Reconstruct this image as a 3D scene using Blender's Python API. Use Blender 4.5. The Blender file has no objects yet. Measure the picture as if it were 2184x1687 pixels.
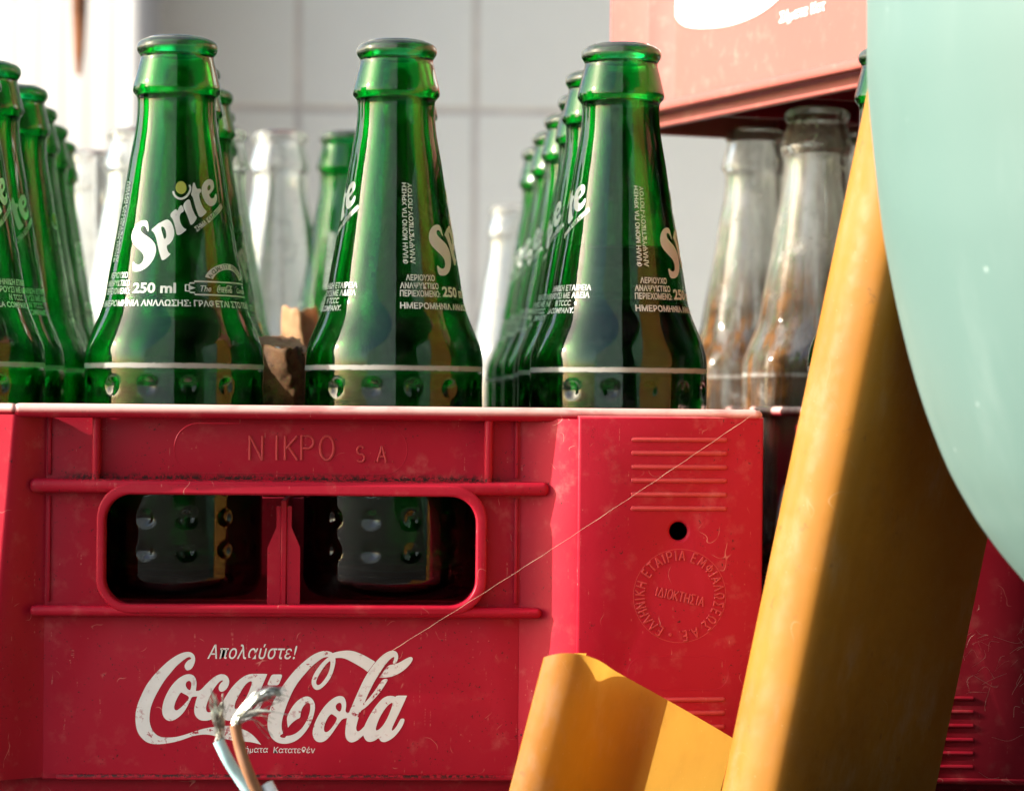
import bpy, bmesh, math, random
from mathutils import Vector, Matrix, noise as mnoise
R_ = math.radians
random.seed(7)
scn = bpy.context.scene
col = scn.collection

# ------------------------------------------------------------------ camera, sky, sun, exposure
FPX = 5980.0                      # focal length in pixels of a 2184 px wide picture
PW, PH = 2184.0, 1687.0
RIM = 0.123                       # height of the front crate's rim = height of the lens
YAW, ROLL = R_(2.89), R_(0.52)
CAM = Vector((0.0271, 0.043 - 0.92, RIM))
HOR = 869.0                       # picture row of the horizon at the centre column
fwd = Vector((math.sin(YAW), math.cos(YAW), 0))
r0, u0 = Vector((math.cos(YAW), -math.sin(YAW), 0)), Vector((0, 0, 1))
rgt = r0 * math.cos(ROLL) + u0 * math.sin(ROLL)
upv = -r0 * math.sin(ROLL) + u0 * math.cos(ROLL)
cd = bpy.data.cameras.new('camera')
cam = bpy.data.objects.new('camera', cd); col.objects.link(cam)
cam.matrix_world = Matrix(((rgt.x, upv.x, -fwd.x, CAM.x), (rgt.y, upv.y, -fwd.y, CAM.y), (rgt.z, upv.z, -fwd.z, CAM.z), (0, 0, 0, 1)))
cd.sensor_width = 36.0; cd.lens = 36.0 * FPX / PW
cd.shift_y = (HOR - PH / 2) / PW
cd.clip_start = 0.02; cd.clip_end = 400
cd.dof.use_dof = True; cd.dof.focus_distance = 0.888; cd.dof.aperture_fstop = 16; cd.dof.aperture_blades = 9
scn.camera = cam

SUN_EL, SUN_BACK = R_(23), R_(-3.2)      # from the left, grazing the crate's face
world = bpy.data.worlds.new('World'); scn.world = world; world.use_nodes = True
nt = world.node_tree; nt.nodes.clear()
sky = nt.nodes.new('ShaderNodeTexSky'); sky.sky_type = 'NISHITA'; sky.sun_disc = False
sky.sun_elevation = SUN_EL; sky.sun_rotation = R_(-90 - 3.2); sky.air_density = 1.0; sky.dust_density = 2.5
bg = nt.nodes.new('ShaderNodeBackground'); bg.inputs['Strength'].default_value = 0.15
wo = nt.nodes.new('ShaderNodeOutputWorld')
nt.links.new(sky.outputs[0], bg.inputs[0]); nt.links.new(bg.outputs[0], wo.inputs[0])
sd = bpy.data.lights.new('sun', 'SUN'); sd.energy = 3.8; sd.angle = R_(0.5); sd.color = (1.0, 0.955, 0.88)
sun = bpy.data.objects.new('sun', sd); col.objects.link(sun)
SDIR = Vector((-math.cos(SUN_BACK) * math.cos(SUN_EL), math.sin(SUN_BACK) * math.cos(SUN_EL), math.sin(SUN_EL)))
sun.rotation_euler = SDIR.to_track_quat('Z', 'Y').to_euler()
scn.view_settings.view_transform = 'Standard'; scn.view_settings.look = 'None'
scn.view_settings.exposure = 1.62; scn.view_settings.gamma = 1.0; scn.view_settings.use_curve_mapping = False
cy = scn.cycles
cy.max_bounces = 24; cy.transmission_bounces = 24; cy.glossy_bounces = 8; cy.diffuse_bounces = 4; cy.transparent_max_bounces = 16
cy.sample_clamp_indirect = 4.0; cy.blur_glossy = 0.4; cy.use_denoising = True

# ------------------------------------------------------------------ helpers
def P(px, py, Y):
    """world point on the plane y = Y behind pixel (px, py) of the 2184 x 1687 picture"""
    d = fwd + rgt * ((px - PW / 2) / FPX) + upv * ((HOR - py) / FPX)
    return CAM + d * ((Y - CAM.y) / d.y)
def fx(px, Y=0.0): return P(px, 1200, Y).x
def fz(py, Y=0.0, px=614): return P(px, py, Y).z
def lk(o, parent=None):
    col.objects.link(o)
    if parent is not None: o.parent = parent
    return o
def tag(o, label=None, cat=None, group=None, kind=None):
    if label: o['label'] = label
    if cat: o['category'] = cat
    if group: o['group'] = group
    if kind: o['kind'] = kind
    return o
def empty(name, loc=(0, 0, 0), rz=0):
    o = bpy.data.objects.new(name, None); col.objects.link(o); o.empty_display_size = 0.02
    o.location = loc; o.rotation_euler = (0, 0, rz); return o
def mesh_obj(name, verts, faces, mat, parent=None, smooth=True, mats=None, midx=None):
    me = bpy.data.meshes.new(name); me.from_pydata(verts, [], faces); me.update()
    for m in (mats or [mat]): me.materials.append(m)
    if midx: me.polygons.foreach_set('material_index', midx)
    if smooth: me.polygons.foreach_set('use_smooth', [True] * len(me.polygons))
    return lk(bpy.data.objects.new(name, me), parent)
class MB:
    def __init__(s): s.v, s.f = [], []
    def add(s, v, f, mw=None):
        b = len(s.v)
        s.v += [tuple(mw @ Vector(p)) if mw else tuple(p) for p in v]; s.f += [tuple(i + b for i in q) for q in f]
        return s
    def build(s, name, mat, parent=None, auto=40):
        o = mesh_obj(name, s.v, s.f, mat, parent, False)
        if auto:
            bm = bmesh.new(); bm.from_mesh(o.data)
            bmesh.ops.remove_doubles(bm, verts=bm.verts, dist=2e-6)
            bmesh.ops.recalc_face_normals(bm, faces=bm.faces)
            for f in bm.faces: f.smooth = True
            for e in bm.edges:
                if len(e.link_faces) == 2 and e.calc_face_angle(0) > R_(auto): e.smooth = False
            bm.to_mesh(o.data); bm.free()
        return o
def bm_geo(bm):
    bm.verts.ensure_lookup_table(); bm.verts.index_update()
    g = [tuple(v.co) for v in bm.verts], [tuple(v.index for v in f.verts) for f in bm.faces]
    bm.free(); return g
def rbox(x0, x1, y0, y1, z0, z1, b=0.001, seg=3):
    bm = bmesh.new(); bmesh.ops.create_cube(bm, size=1)
    for v in bm.verts:
        v.co = Vector((x0 + (v.co.x + .5) * (x1 - x0), y0 + (v.co.y + .5) * (y1 - y0), z0 + (v.co.z + .5) * (z1 - z0)))
    if b > 0: bmesh.ops.bevel(bm, geom=bm.edges[:], offset=b, segments=seg, profile=0.5, affect='EDGES')
    return bm_geo(bm)
def curve_geo(polys, extrude=0.0, bevel=0.0, res=2):
    """filled flat curve (holes allowed) in XY -> (verts, faces)"""
    cu = bpy.data.curves.new('tmp', 'CURVE'); cu.dimensions = '2D'; cu.fill_mode = 'BOTH'
    cu.extrude = extrude; cu.bevel_depth = bevel; cu.bevel_resolution = res
    for p in polys:
        sp = cu.splines.new('POLY'); sp.points.add(len(p) - 1); sp.use_cyclic_u = True
        for q, (x, y) in zip(sp.points, p): q.co = (x, y, 0, 1)
    return ob_geo(cu)
def ob_geo(cu):
    ob = bpy.data.objects.new('tmp', cu); col.objects.link(ob)
    dg = bpy.context.evaluated_depsgraph_get(); dg.update()
    me = bpy.data.meshes.new_from_object(ob.evaluated_get(dg))
    g = [tuple(v.co) for v in me.vertices], [tuple(p.vertices) for p in me.polygons]
    bpy.data.objects.remove(ob); bpy.data.curves.remove(cu); bpy.data.meshes.remove(me)
    return g
def text_geo(s, h, w=None, shear=0.0, bold=0.0, align='LEFT', extrude=0.0, bevel=0.0, spacing=1.0):
    """text whose cap height is h and (if given) total width w; origin at left (or centre) of the baseline"""
    cu = bpy.data.curves.new('tmp', 'FONT'); cu.body = s; cu.size = 1.0; cu.shear = shear; cu.offset = bold
    cu.resolution_u = 3; cu.space_character = spacing
    cu.extrude = extrude / h * 0.72 if extrude else 0; cu.bevel_depth = bevel / h * 0.72 if bevel else 0; cu.bevel_resolution = 1
    v, f = ob_geo(cu)
    if not v: return v, f
    k = h / 0.727
    xs = [p[0] for p in v]; x0, x1 = min(xs), max(xs)
    kx = (w / (x1 - x0)) if w else k
    off = x0 if align == 'LEFT' else (x0 + x1) / 2
    kz = k if (extrude or bevel) else 1
    return [((p[0] - off) * kx, p[1] * k, p[2] * kz) for p in v], f
def chaikin(p, n=2):
    for _ in range(n):
        q = []
        for i in range(len(p)):
            a, b = p[i], p[(i + 1) % len(p)]
            q += [(a[0] * .75 + b[0] * .25, a[1] * .75 + b[1] * .25), (a[0] * .25 + b[0] * .75, a[1] * .25 + b[1] * .75)]
        p = q
    return p
def rrect(x0, x1, y0, y1, r, n=8):
    out = []
    for cx, cy_, a0 in ((x1 - r, y1 - r, 0), (x0 + r, y1 - r, 90), (x0 + r, y0 + r, 180), (x1 - r, y0 + r, 270)):
        for i in range(n + 1):
            a = R_(a0 + 90 * i / n); out.append((cx + r * math.cos(a), cy_ + r * math.sin(a)))
    return out
def circ(x, y, r, n=32): return [(x + r * math.cos(2 * math.pi * i / n), y + r * math.sin(2 * math.pi * i / n)) for i in range(n)]
def tube(pts, rad, n=8, caps=True):
    """tube through points; rad is a number or one per point"""
    pts = [Vector(p) for p in pts]; m = len(pts)
    rr = rad if isinstance(rad, (list, tuple)) else [rad] * m
    v, f = [], []; ref = None
    for i, p in enumerate(pts):
        t = (pts[min(i + 1, m - 1)] - pts[max(i - 1, 0)]).normalized()
        if ref is None: ref = t.orthogonal().normalized()
        ref = (ref - t * ref.dot(t)).normalized(); b = t.cross(ref)
        for k in range(n):
            a = 2 * math.pi * k / n; v.append(tuple(p + (ref * math.cos(a) + b * math.sin(a)) * rr[i]))
    for i in range(m - 1):
        for k in range(n): f.append((i * n + k, i * n + (k + 1) % n, (i + 1) * n + (k + 1) % n, (i + 1) * n + k))
    if caps: f.append(tuple(range(n))[::-1]); f.append(tuple((m - 1) * n + k for k in range(n)))
    return v, f
def spline(pts, n=8):
    pts = [Vector(p) for p in pts]; out = []
    for i in range(len(pts) - 1):
        a, b = pts[i], pts[i + 1]; p0 = pts[i - 1] if i else a * 2 - b; p3 = pts[i + 2] if i + 2 < len(pts) else b * 2 - a
        for k in range(n):
            t = k / n
            out.append(.5 * ((2 * a) + (b - p0) * t + (2 * p0 - 5 * a + 4 * b - p3) * t * t + (3 * a - p0 - 3 * b + p3) * t ** 3))
    out.append(pts[-1]); return out
XZ = Matrix.Rotation(R_(90), 4, 'X')          # flat XY drawing -> upright, facing -Y
def copy_tree(o, parent=None):
    c = o.copy(); col.objects.link(c); c.parent = parent
    for ch in [k for k in col.objects if k.parent == o]: copy_tree(ch, c)
    return c

# ------------------------------------------------------------------ materials
class N:
    def __init__(s, name):
        s.m = bpy.data.materials.new(name); s.m.use_nodes = True; s.t = s.m.node_tree; s.t.nodes.clear()
        s.out = s.n('ShaderNodeOutputMaterial')
    def n(s, typ, **kw):
        nd = s.t.nodes.new(typ)
        for k, v in kw.items():
            if k in nd.inputs.keys(): s.put(nd.inputs[k], v)
            else: setattr(nd, k, v)
        return nd
    def put(s, sock, v):
        if isinstance(v, bpy.types.NodeSocket): s.t.links.new(v, sock)
        elif isinstance(v, bpy.types.Node): s.t.links.new(v.outputs[0], sock)
        else: sock.default_value = (*v, 1) if (isinstance(v, tuple) and len(v) == 3 and sock.type == 'RGBA') else v
    def math(s, op, a, b=0.0, c=None, clamp=False):
        nd = s.t.nodes.new('ShaderNodeMath'); nd.operation = op; nd.use_clamp = clamp
        s.put(nd.inputs[0], a); s.put(nd.inputs[1], b)
        if c is not None: s.put(nd.inputs[2], c)
        return nd.outputs[0]
    def ramp(s, v, a, b, lo=0.0, hi=1.0):
        nd = s.t.nodes.new('ShaderNodeMapRange'); nd.interpolation_type = 'SMOOTHSTEP'
        s.put(nd.inputs[0], v)
        for i, q in enumerate((a, b, lo, hi)): nd.inputs[i + 1].default_value = q
        return nd.outputs[0]
    def coord(s): return s.n('ShaderNodeTexCoord').outputs['Object']
    def noise(s, co, scale, detail=3, rough=.55, stretch=None):
        if stretch:
            mp = s.n('ShaderNodeMapping'); s.put(mp.inputs[0], co); mp.inputs['Scale'].default_value = stretch; co = mp.outputs[0]
        nd = s.n('ShaderNodeTexNoise'); s.put(nd.inputs['Vector'], co)
        nd.inputs['Scale'].default_value = scale; nd.inputs['Detail'].default_value = detail; nd.inputs['Roughness'].default_value = rough
        return nd.outputs[0]
    def vor(s, co, scale):
        nd = s.n('ShaderNodeTexVoronoi'); s.put(nd.inputs['Vector'], co); nd.inputs['Scale'].default_value = scale; return nd.outputs[0]
    def mix(s, f, a, b):
        nd = s.t.nodes.new('ShaderNodeMix'); nd.data_type = 'RGBA'
        s.put(nd.inputs[0], f); s.put(nd.inputs[6], a); s.put(nd.inputs[7], b); return nd.outputs[2]
    def mixs(s, f, a, b):
        nd = s.t.nodes.new('ShaderNodeMixShader'); s.put(nd.inputs[0], f)
        s.t.links.new(a.outputs[0], nd.inputs[1]); s.t.links.new(b.outputs[0], nd.inputs[2]); return nd
    def sep(s, co): return s.n('ShaderNodeSeparateXYZ', Vector=co)
    def bump(s, h, strength=.3, dist=.001):
        nd = s.n('ShaderNodeBump'); s.put(nd.inputs['Height'], h)
        nd.inputs['Strength'].default_value = strength; nd.inputs['Distance'].default_value = dist; return nd.outputs[0]
    def surf(s, sh): s.t.links.new(sh.outputs[0], s.out.inputs[0]); return s.m
    def princ(s, color, rough=.5, spec=.5, **kw):
        p = s.n('ShaderNodeBsdfPrincipled'); s.put(p.inputs['Base Color'], color); s.put(p.inputs['Roughness'], rough)
        s.put(p.inputs['Specular IOR Level'], spec)
        for k, v in kw.items(): s.put(p.inputs[k], v)
        return p

def red_plastic(name, base, worn, dirt_z=None, dust=.16):
    n = N(name); co = n.coord()
    big = n.noise(co, 26, 4); mid = n.noise(co, 160, 4, .6)
    c = n.mix(n.ramp(big, .35, .7, 0, .35), base, tuple(min(1, b * 1.18 + .006) for b in base))
    # rubbed chalky haze and fine pale scratches
    c = n.mix(n.math('MULTIPLY', n.ramp(mid, .52, .8, 0, dust), n.ramp(big, .3, .6)), c, worn)
    sc1 = n.noise(co, 90, 2, .5, (1, 1, 14)); sc2 = n.noise(co, 420, 2, .5, (2.2, 1, .25))
    scr = n.math('MULTIPLY', n.ramp(sc2, .69, .75), n.ramp(sc1, .46, .60))
    c = n.mix(n.math('MULTIPLY', scr, .25), c, worn)
    arc = n.math('MULTIPLY', n.ramp(n.math('ABSOLUTE', n.math('SUBTRACT', n.noise(co, 110, 1, .5), .5)), 0, .007, 1, 0), n.ramp(n.noise(co, 95, 2), .60, .68, 0, .5))
    c = n.mix(arc, c, worn)
    sp = n.ramp(n.vor(co, 520), .0, .16, 1, 0)
    c = n.mix(n.math('MULTIPLY', sp, n.ramp(n.noise(co, 60, 3), .62, .7, 0, .6)), c, worn)
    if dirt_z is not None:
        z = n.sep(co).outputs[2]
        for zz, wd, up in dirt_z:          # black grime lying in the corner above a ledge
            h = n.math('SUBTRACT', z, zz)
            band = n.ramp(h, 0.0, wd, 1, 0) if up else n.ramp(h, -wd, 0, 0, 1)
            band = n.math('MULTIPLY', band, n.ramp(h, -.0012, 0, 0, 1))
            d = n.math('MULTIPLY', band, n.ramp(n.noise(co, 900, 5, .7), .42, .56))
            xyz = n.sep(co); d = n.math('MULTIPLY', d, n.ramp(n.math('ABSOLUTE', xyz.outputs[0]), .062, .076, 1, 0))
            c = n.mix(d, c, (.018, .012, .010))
        spk = n.math('MULTIPLY', n.ramp(n.noise(co, 1100, 2, .5), .66, .72), n.ramp(n.noise(co, 70, 2), .46, .58))
        c = n.mix(n.math('MULTIPLY', spk, .8), c, (.03, .012, .012))
    zz = n.sep(co).outputs[2]            # sunlight along the rim's crown, put into the colour as a pale band
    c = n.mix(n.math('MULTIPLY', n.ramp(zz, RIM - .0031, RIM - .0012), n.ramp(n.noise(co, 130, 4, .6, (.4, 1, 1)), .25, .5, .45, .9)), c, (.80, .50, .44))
    b = n.bump(n.math('ADD', n.math('MULTIPLY', mid, .7), n.math('MULTIPLY', n.noise(co, 1500, 2), .25)), .10, .0008)
    p = n.princ(c, n.ramp(big, .3, .7, .40, .55), .20, Normal=b)
    return n.surf(p)
RED = (.37, .0050, .021)
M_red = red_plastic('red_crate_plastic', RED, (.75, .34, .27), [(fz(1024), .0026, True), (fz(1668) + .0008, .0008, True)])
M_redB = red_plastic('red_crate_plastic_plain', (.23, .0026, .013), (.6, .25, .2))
M_redLit = red_plastic('lit_red_crate_plastic', (.47, .045, .050), (.75, .40, .33))  # paler copy for ribs and letters, the light they catch put into the colour
M_redSun = red_plastic('sunlit_pink_crate_plastic', (.29, .078, .062), (.42, .27, .21), None, .35)  # sunlit pallor of the stacked crate put into its base colour

def print_white(name, base=(.80, .775, .735), under=RED, wear=.62):
    n = N(name); co = n.coord()
    w = n.noise(co, 520, 5, .7); w2 = n.noise(co, 75, 3)
    hole = n.math('MULTIPLY', n.ramp(w, wear, wear + .05), n.ramp(w2, .40, .62))
    c = n.mix(n.ramp(n.noise(co, 190, 4), .3, .7), base, tuple(b * .93 for b in base))
    c = n.mix(hole, c, under)
    return n.surf(n.princ(c, .55, .3))
M_print = print_white('worn_white_screen_print', wear=.565)
M_slogan = print_white('white_slogan_print', wear=.66)
M_printF = print_white('stacked_crate_white_print', (.82, .80, .77), (.55, .09, .07), .66)

z_lip = .1771
def glass(name, absorb, density, dust_amt, ring_z=None, residue=None, haze=.005, rough=.0, dustcol=(.62, .60, .55)):
    n = N(name); co = n.coord()
    rf = n.n('ShaderNodeBsdfRefraction'); rf.inputs['IOR'].default_value = 1.52; rf.inputs['Roughness'].default_value = rough
    gl = n.n('ShaderNodeBsdfGlossy'); gl.inputs['Roughness'].default_value = .03
    fr = n.n('ShaderNodeFresnel'); fr.inputs['IOR'].default_value = 1.52
    g = n.mixs(fr.outputs[0], rf, gl)
    wav = n.noise(co, 45, 2); fine = n.noise(co, 900, 3)
    bp = n.bump(n.math('ADD', wav, n.math('MULTIPLY', fine, .05)), .09, .0012)
    for q in (rf, gl, fr): n.put(q.inputs['Normal'], bp)
    z = n.sep(co).outputs[2]
    # dust: sparse bright grains, thin smears, thicker on upward facing glass
    gr = n.math('MULTIPLY', n.ramp(n.vor(co, 850), .0, .14, 1, 0), n.ramp(n.noise(co, 120, 3), .57, .66, 0, .7))
    sm = n.math('MULTIPLY', n.ramp(n.noise(co, 110, 5, .65), .50, .80), n.ramp(n.noise(co, 28, 2), .40, .65, 0, dust_amt))
    nz = n.sep(n.n('ShaderNodeNewGeometry').outputs['Normal']).outputs[2]
    top = n.math('MULTIPLY', n.ramp(nz, .3, .95, 0, .15), n.ramp(n.noise(co, 240, 4), .30, .7, .35, 1))
    lip = n.math('MULTIPLY', n.ramp(z, z_lip - .0004, z_lip + .0006), n.ramp(n.noise(co, 160, 4, .6), .25, .7, .03, .14))
    top = n.math('MAXIMUM', top, lip)
    m = n.math('MAXIMUM', gr, n.math('MAXIMUM', sm, top))
    m = n.math('ADD', m, haze)
    if ring_z:
        d = n.math('ABSOLUTE', n.math('SUBTRACT', z, ring_z))
        e = n.math('ADD', n.math('MULTIPLY', d, 1000), n.math('MULTIPLY', n.noise(co, 1500, 4, .75), 1.7))
        m = n.math('MAXIMUM', m, n.math('MULTIPLY', n.ramp(e, 1.40, 1.85, .80, 0), 1))
    d1 = n.n('ShaderNodeBsdfDiffuse'); n.put(d1.inputs[0], dustcol); d2 = n.n('ShaderNodeBsdfTranslucent'); n.put(d2.inputs[0], dustcol); dd = n.mixs(.45, d1, d2)
    sh = n.mixs(n.math('MINIMUM', m, .9), g, dd)
    if residue:
        rc, zt, amt = residue
        rm = n.math('MULTIPLY', n.ramp(n.noise(co, 60, 6, .65, (2.4, 2.4, .22)), .40, .62, 0, amt), n.ramp(z, zt - .02, zt + .02, 1, .20))
        tr = n.n('ShaderNodeBsdfTranslucent'); di = n.n('ShaderNodeBsdfDiffuse')
        cc = n.mix(n.ramp(n.noise(co, 130, 4), .35, .65), rc, tuple(q * .35 for q in rc))
        n.put(tr.inputs[0], cc); n.put(di.inputs[0], cc)
        sh = n.mixs(rm, sh, n.mixs(.5, tr, di))
    va = n.n('ShaderNodeVolumeAbsorption'); n.put(va.inputs[0], absorb); va.inputs[1].default_value = density
    n.t.links.new(va.outputs[0], n.out.inputs[1])
    return n.surf(sh)
RZ = 0.0743
M_green = glass('green_bottle_glass', (.020, .868, .61), 1520, .05, RZ, None, .0010, .16)
M_clear = glass('clear_bottle_glass', (.70, .90, .80), 40, .55, RZ)
M_clearD = glass('dirty_clear_bottle_glass', (.72, .84, .70), 60, .8, RZ, ((.30, .125, .035), .110, .95), .13)

def ink(name, c, tl=.42):
    n = N(name); co = n.coord()
    c2 = n.mix(n.ramp(n.noise(co, 700, 4, .7), .60, .72, 0, .5), c, tuple(q * .45 for q in c))
    d = n.princ(c2, .45, .4); t = n.n('ShaderNodeBsdfTranslucent'); n.put(t.inputs[0], c2)
    return n.surf(n.mixs(tl, d, t))
M_ink = ink('white_bottle_ink', (.82, .82, .76))
M_inkdark = ink('green_bottle_ink', (.02, .10, .04), .1)
M_inkyel = ink('yellow_bottle_ink', (.42, .46, .08), .3)

def yellow(name, tl):
    n = N(name); co = n.coord()
    b = n.noise(co, 30, 4); s = n.noise(co, 700, 2)
    c = n.mix(n.ramp(b, .3, .7), (.285, .118, .013), (.25, .098, .010))
    grime = n.math('MULTIPLY', n.ramp(n.noise(co, 75, 6, .65), .45, .75, 0, .6), n.ramp(n.noise(co, 20, 2), .3, .7))
    c = n.mix(n.math('MULTIPLY', grime, .35), c, (.26, .16, .08))
    smud = n.math('MULTIPLY', n.ramp(n.noise(co, 48, 6, .7, (1, 1, .55)), .50, .72, 0, .55), n.ramp(n.noise(co, 17, 2), .38, .6))
    c = n.mix(smud, c, (.32, .20, .11))
    wear = n.math('MULTIPLY', n.ramp(n.noise(co, 260, 4, .7), .60, .68, 0, .5), n.ramp(n.noise(co, 36, 3), .48, .62))
    c = n.mix(wear, c, (.09, .045, .018))
    hair = n.math('MULTIPLY', n.ramp(n.math('ABSOLUTE', n.math('SUBTRACT', n.noise(co, 42, 2, .5, (1, 1, .6)), .5)), 0, .0018, 1, 0), n.ramp(n.noise(co, 33, 2), .54, .66, 0, .35))
    c = n.mix(hair, c, (.55, .40, .24))
    c = n.mix(n.ramp(n.vor(co, 330), .0, .09, .55, 0), c, (.50, .34, .20))
    c = n.mix(n.math('MULTIPLY', n.ramp(s, .68, .74), n.ramp(b, .5, .62, 0, .55)), c, (.16, .09, .03))
    p = n.princ(c, n.ramp(n.noise(co, 200, 3), .3, .7, .48, .62), .16, Normal=n.bump(n.noise(co, 420, 3), .10, .0006))
    t = n.n('ShaderNodeBsdfTranslucent'); n.put(t.inputs[0], n.mix(n.math('MULTIPLY', grime, .8), (.98, .54, .085), (.55, .26, .04)))
    return n.surf(n.mixs(tl, p, t))
M_yel = yellow('thin_yellow_plastic', .25); M_yelT = yellow('thick_yellow_plastic', .05)

def teal():
    n = N('teal_plastic'); co = n.coord()
    c = n.mix(n.ramp(n.noise(co, 9, 3, .5, (1, 1, .3)), .35, .65), (.105, .180, .162), (.125, .195, .175))
    c = n.mix(n.math('MULTIPLY', n.ramp(n.vor(co, 70), .0, .07, .5, 0), n.ramp(n.noise(co, 14, 2), .5, .56)), c, (.6, .72, .68))
    c = n.mix(n.ramp(n.noise(co, 30, 6, .7, (1, 1, .25)), .48, .75, 0, .22), c, (.26, .34, .315))
    p = n.princ(c, n.ramp(n.noise(co, 24, 4), .3, .7, .42, .55), .25); t = n.n('ShaderNodeBsdfTranslucent'); n.put(t.inputs[0], (.18, .30, .25))
    return n.surf(n.mixs(.2, p, t))
M_teal = teal()

def simple(name, c, rough=.6, spec=.3, var=.12, scale=12, bump=.0, tl=0):
    n = N(name); co = n.coord()
    cc = n.mix(n.ramp(n.noise(co, scale, 5, .6), .3, .7), tuple(q * (1 - var) for q in c), tuple(min(1, q * (1 + var)) for q in c))
    kw = {'Normal': n.bump(n.noise(co, scale * 6, 4), bump, .002)} if bump else {}
    p = n.princ(cc, rough, spec, **kw)
    if tl:
        t = n.n('ShaderNodeBsdfTranslucent'); n.put(t.inputs[0], cc); p = n.mixs(tl, p, t)
    return n.surf(p)
M_tile = simple('grey_wall_tile', (.83, .825, .745), .45, .4, .05, 2.2)
M_grout = simple('wall_grout', (.66, .61, .55), .9, .1, .1, 20)
M_ground = simple('concrete_ground', (.075, .066, .055), .9, .2, .25, 5, .3)
M_plaster = simple('whitewash', (.27, .32, .36), .9, .1, .05, 2)
M_white = simple('white_painted_metal', (.38, .38, .375), .5, .3, .03, 4)
M_rust = simple('rusty_iron', (.24, .10, .045), .85, .2, .5, 40, .3)
M_blocker = simple('dark_light_block', (.022, .022, .020), .9, .1, .3, 3)
M_brown = simple('brown_wire_insulation', (.25, .115, .055), .5, .4, .12, 200)
M_blue = simple('pale_blue_wire_insulation', (.38, .60, .62), .45, .4, .08, 200)
M_wwire = simple('white_wire_insulation', (.72, .73, .72), .45, .4, .05, 200)
M_water = None

def strand_mat():
    n = N('tinned_copper_strand'); co = n.coord()
    p = n.princ(n.mix(n.ramp(n.noise(co, 500, 2), .4, .6), (.20, .20, .18), (.52, .56, .50)), .38, .5, Metallic=.85)
    return n.surf(p)
M_strand = strand_mat()
def leaf_mat(name, a, b, tl=.35):
    n = N(name); co = n.coord()
    c = n.mix(n.ramp(n.noise(co, 130, 6, .7), .35, .65), a, b)
    c = n.mix(n.ramp(n.noise(co, 420, 4, .7), .58, .68, 0, .7), c, tuple(q * .3 for q in a))
    p = n.princ(c, .75, .25, Normal=n.bump(n.noise(co, 300, 5), .5, .001)); t = n.n('ShaderNodeBsdfTranslucent'); n.put(t.inputs[0], c)
    return n.surf(n.mixs(tl, p, t))
M_leafA = leaf_mat('dark_dead_leaf', (.055, .024, .010), (.12, .055, .020), .12)
M_leafB = leaf_mat('tan_dead_leaf', (.46, .24, .12), (.58, .35, .19), .4)
M_moss = leaf_mat('mossy_litter', (.085, .06, .022), (.11, .10, .035), .1)
def thread_mat():
    n = N('spider_silk'); p = n.princ((.62, .46, .36), .5, .3); t = n.n('ShaderNodeBsdfTranslucent'); n.put(t.inputs[0], (.6, .45, .35))
    return n.surf(n.mixs(.4, p, t))
M_silk = thread_mat()

# ------------------------------------------------------------------ setting
o = mesh_obj('ground', [(-60, -60, 0), (60, -60, 0), (60, 60, 0), (-60, 60, 0)], [(0, 1, 2, 3)], M_ground, None, False)
tag(o, kind='structure')

o = mesh_obj('bounce_strip', [(-8, .95, .004), (1.34, .95, .004), (1.34, 1.6, .004), (-8, 1.6, .004)], [(0, 1, 2, 3)], simple('pale_bounce_strip', (.62, .60, .56), .9, .1, .1, 8), None, False)  # unseen pale strip added to bounce sunlight onto the wall
tag(o, kind='structure')

# wall of grey slabs behind the crates
YW = 1.6
tw, th, gap = abs(P(1015, 236, YW).x - P(635, 236, YW).x), 0.209, 0.0055
jx = P(635, 236, YW).x; jz = P(900, 236, YW).z
wall = empty('tiled_wall', (jx, YW, 0))
tag(wall, 'pale grey wall of large upright slabs with dark joints, behind the bottles', 'wall')
mb = MB(); g = MB()
for i in range(-3, 14):
    for k in range(-3, 10):
        x, z = i * tw, jz + k * th
        if z + th < 0.02: continue
        mb.add(*rbox(x + gap / 2, x + tw - gap / 2, 0, .02, max(z, .0) + gap / 2, z + th - gap / 2, .0012, 1))
g.add(*rbox(-3 * tw, 14 * tw, .0022, .12, 0, jz + 10 * th, 0))
mb.build('slab_facing', M_tile, wall); g.build('joint_bed', M_grout, wall)

# bright white ribbed sheet at the left
a = P(262, 868, 1.42); ang = R_(42)
sheet = empty('ribbed_white_sheet', (a.x, 1.42, 0))
sheet.rotation_euler = (0, 0, -ang)
tag(sheet, 'sunlit white sheet with fine upright ribs at the far left', 'metal sheet')
vv, ff = [], []
nx = 240
for i in range(nx + 1):
    x = -1.2 * i / nx; y = .0012 * math.sin(i * 2 * math.pi / 6)
    vv += [(x, y, 0), (x, y, 1.7)]
for i in range(nx): ff.append((2 * i, 2 * i + 1, 2 * i + 3, 2 * i + 2))
so = mesh_obj('ribbed_skin', vv, ff, M_white, sheet)
md = so.modifiers.new('thickness', 'SOLIDIFY'); md.thickness = .003; md.offset = 1
MB().add(*tube([(0.004, .012, 0), (0.004, .012, 1.7)], .017, 16)).build('edge_post', M_white, sheet)
pts = [P(172, -320, 1.26), P(171, -150, 1.26), P(169, 20, 1.26), P(168, 110, 1.26), P(167, 162, 1.26)]
st = MB()
v, f = tube(pts, [.0075, .007, .0058, .0042, .0022], 8)
st.add([(x, 1.26 + (y - 1.26) * .35, z) for x, y, z in v], f)
ro = st.build('rusty_strap', M_rust)
ro.parent = None
tag(ro, 'narrow rusty iron strap hanging in front of the white ribbed sheet', 'iron strap')

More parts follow.
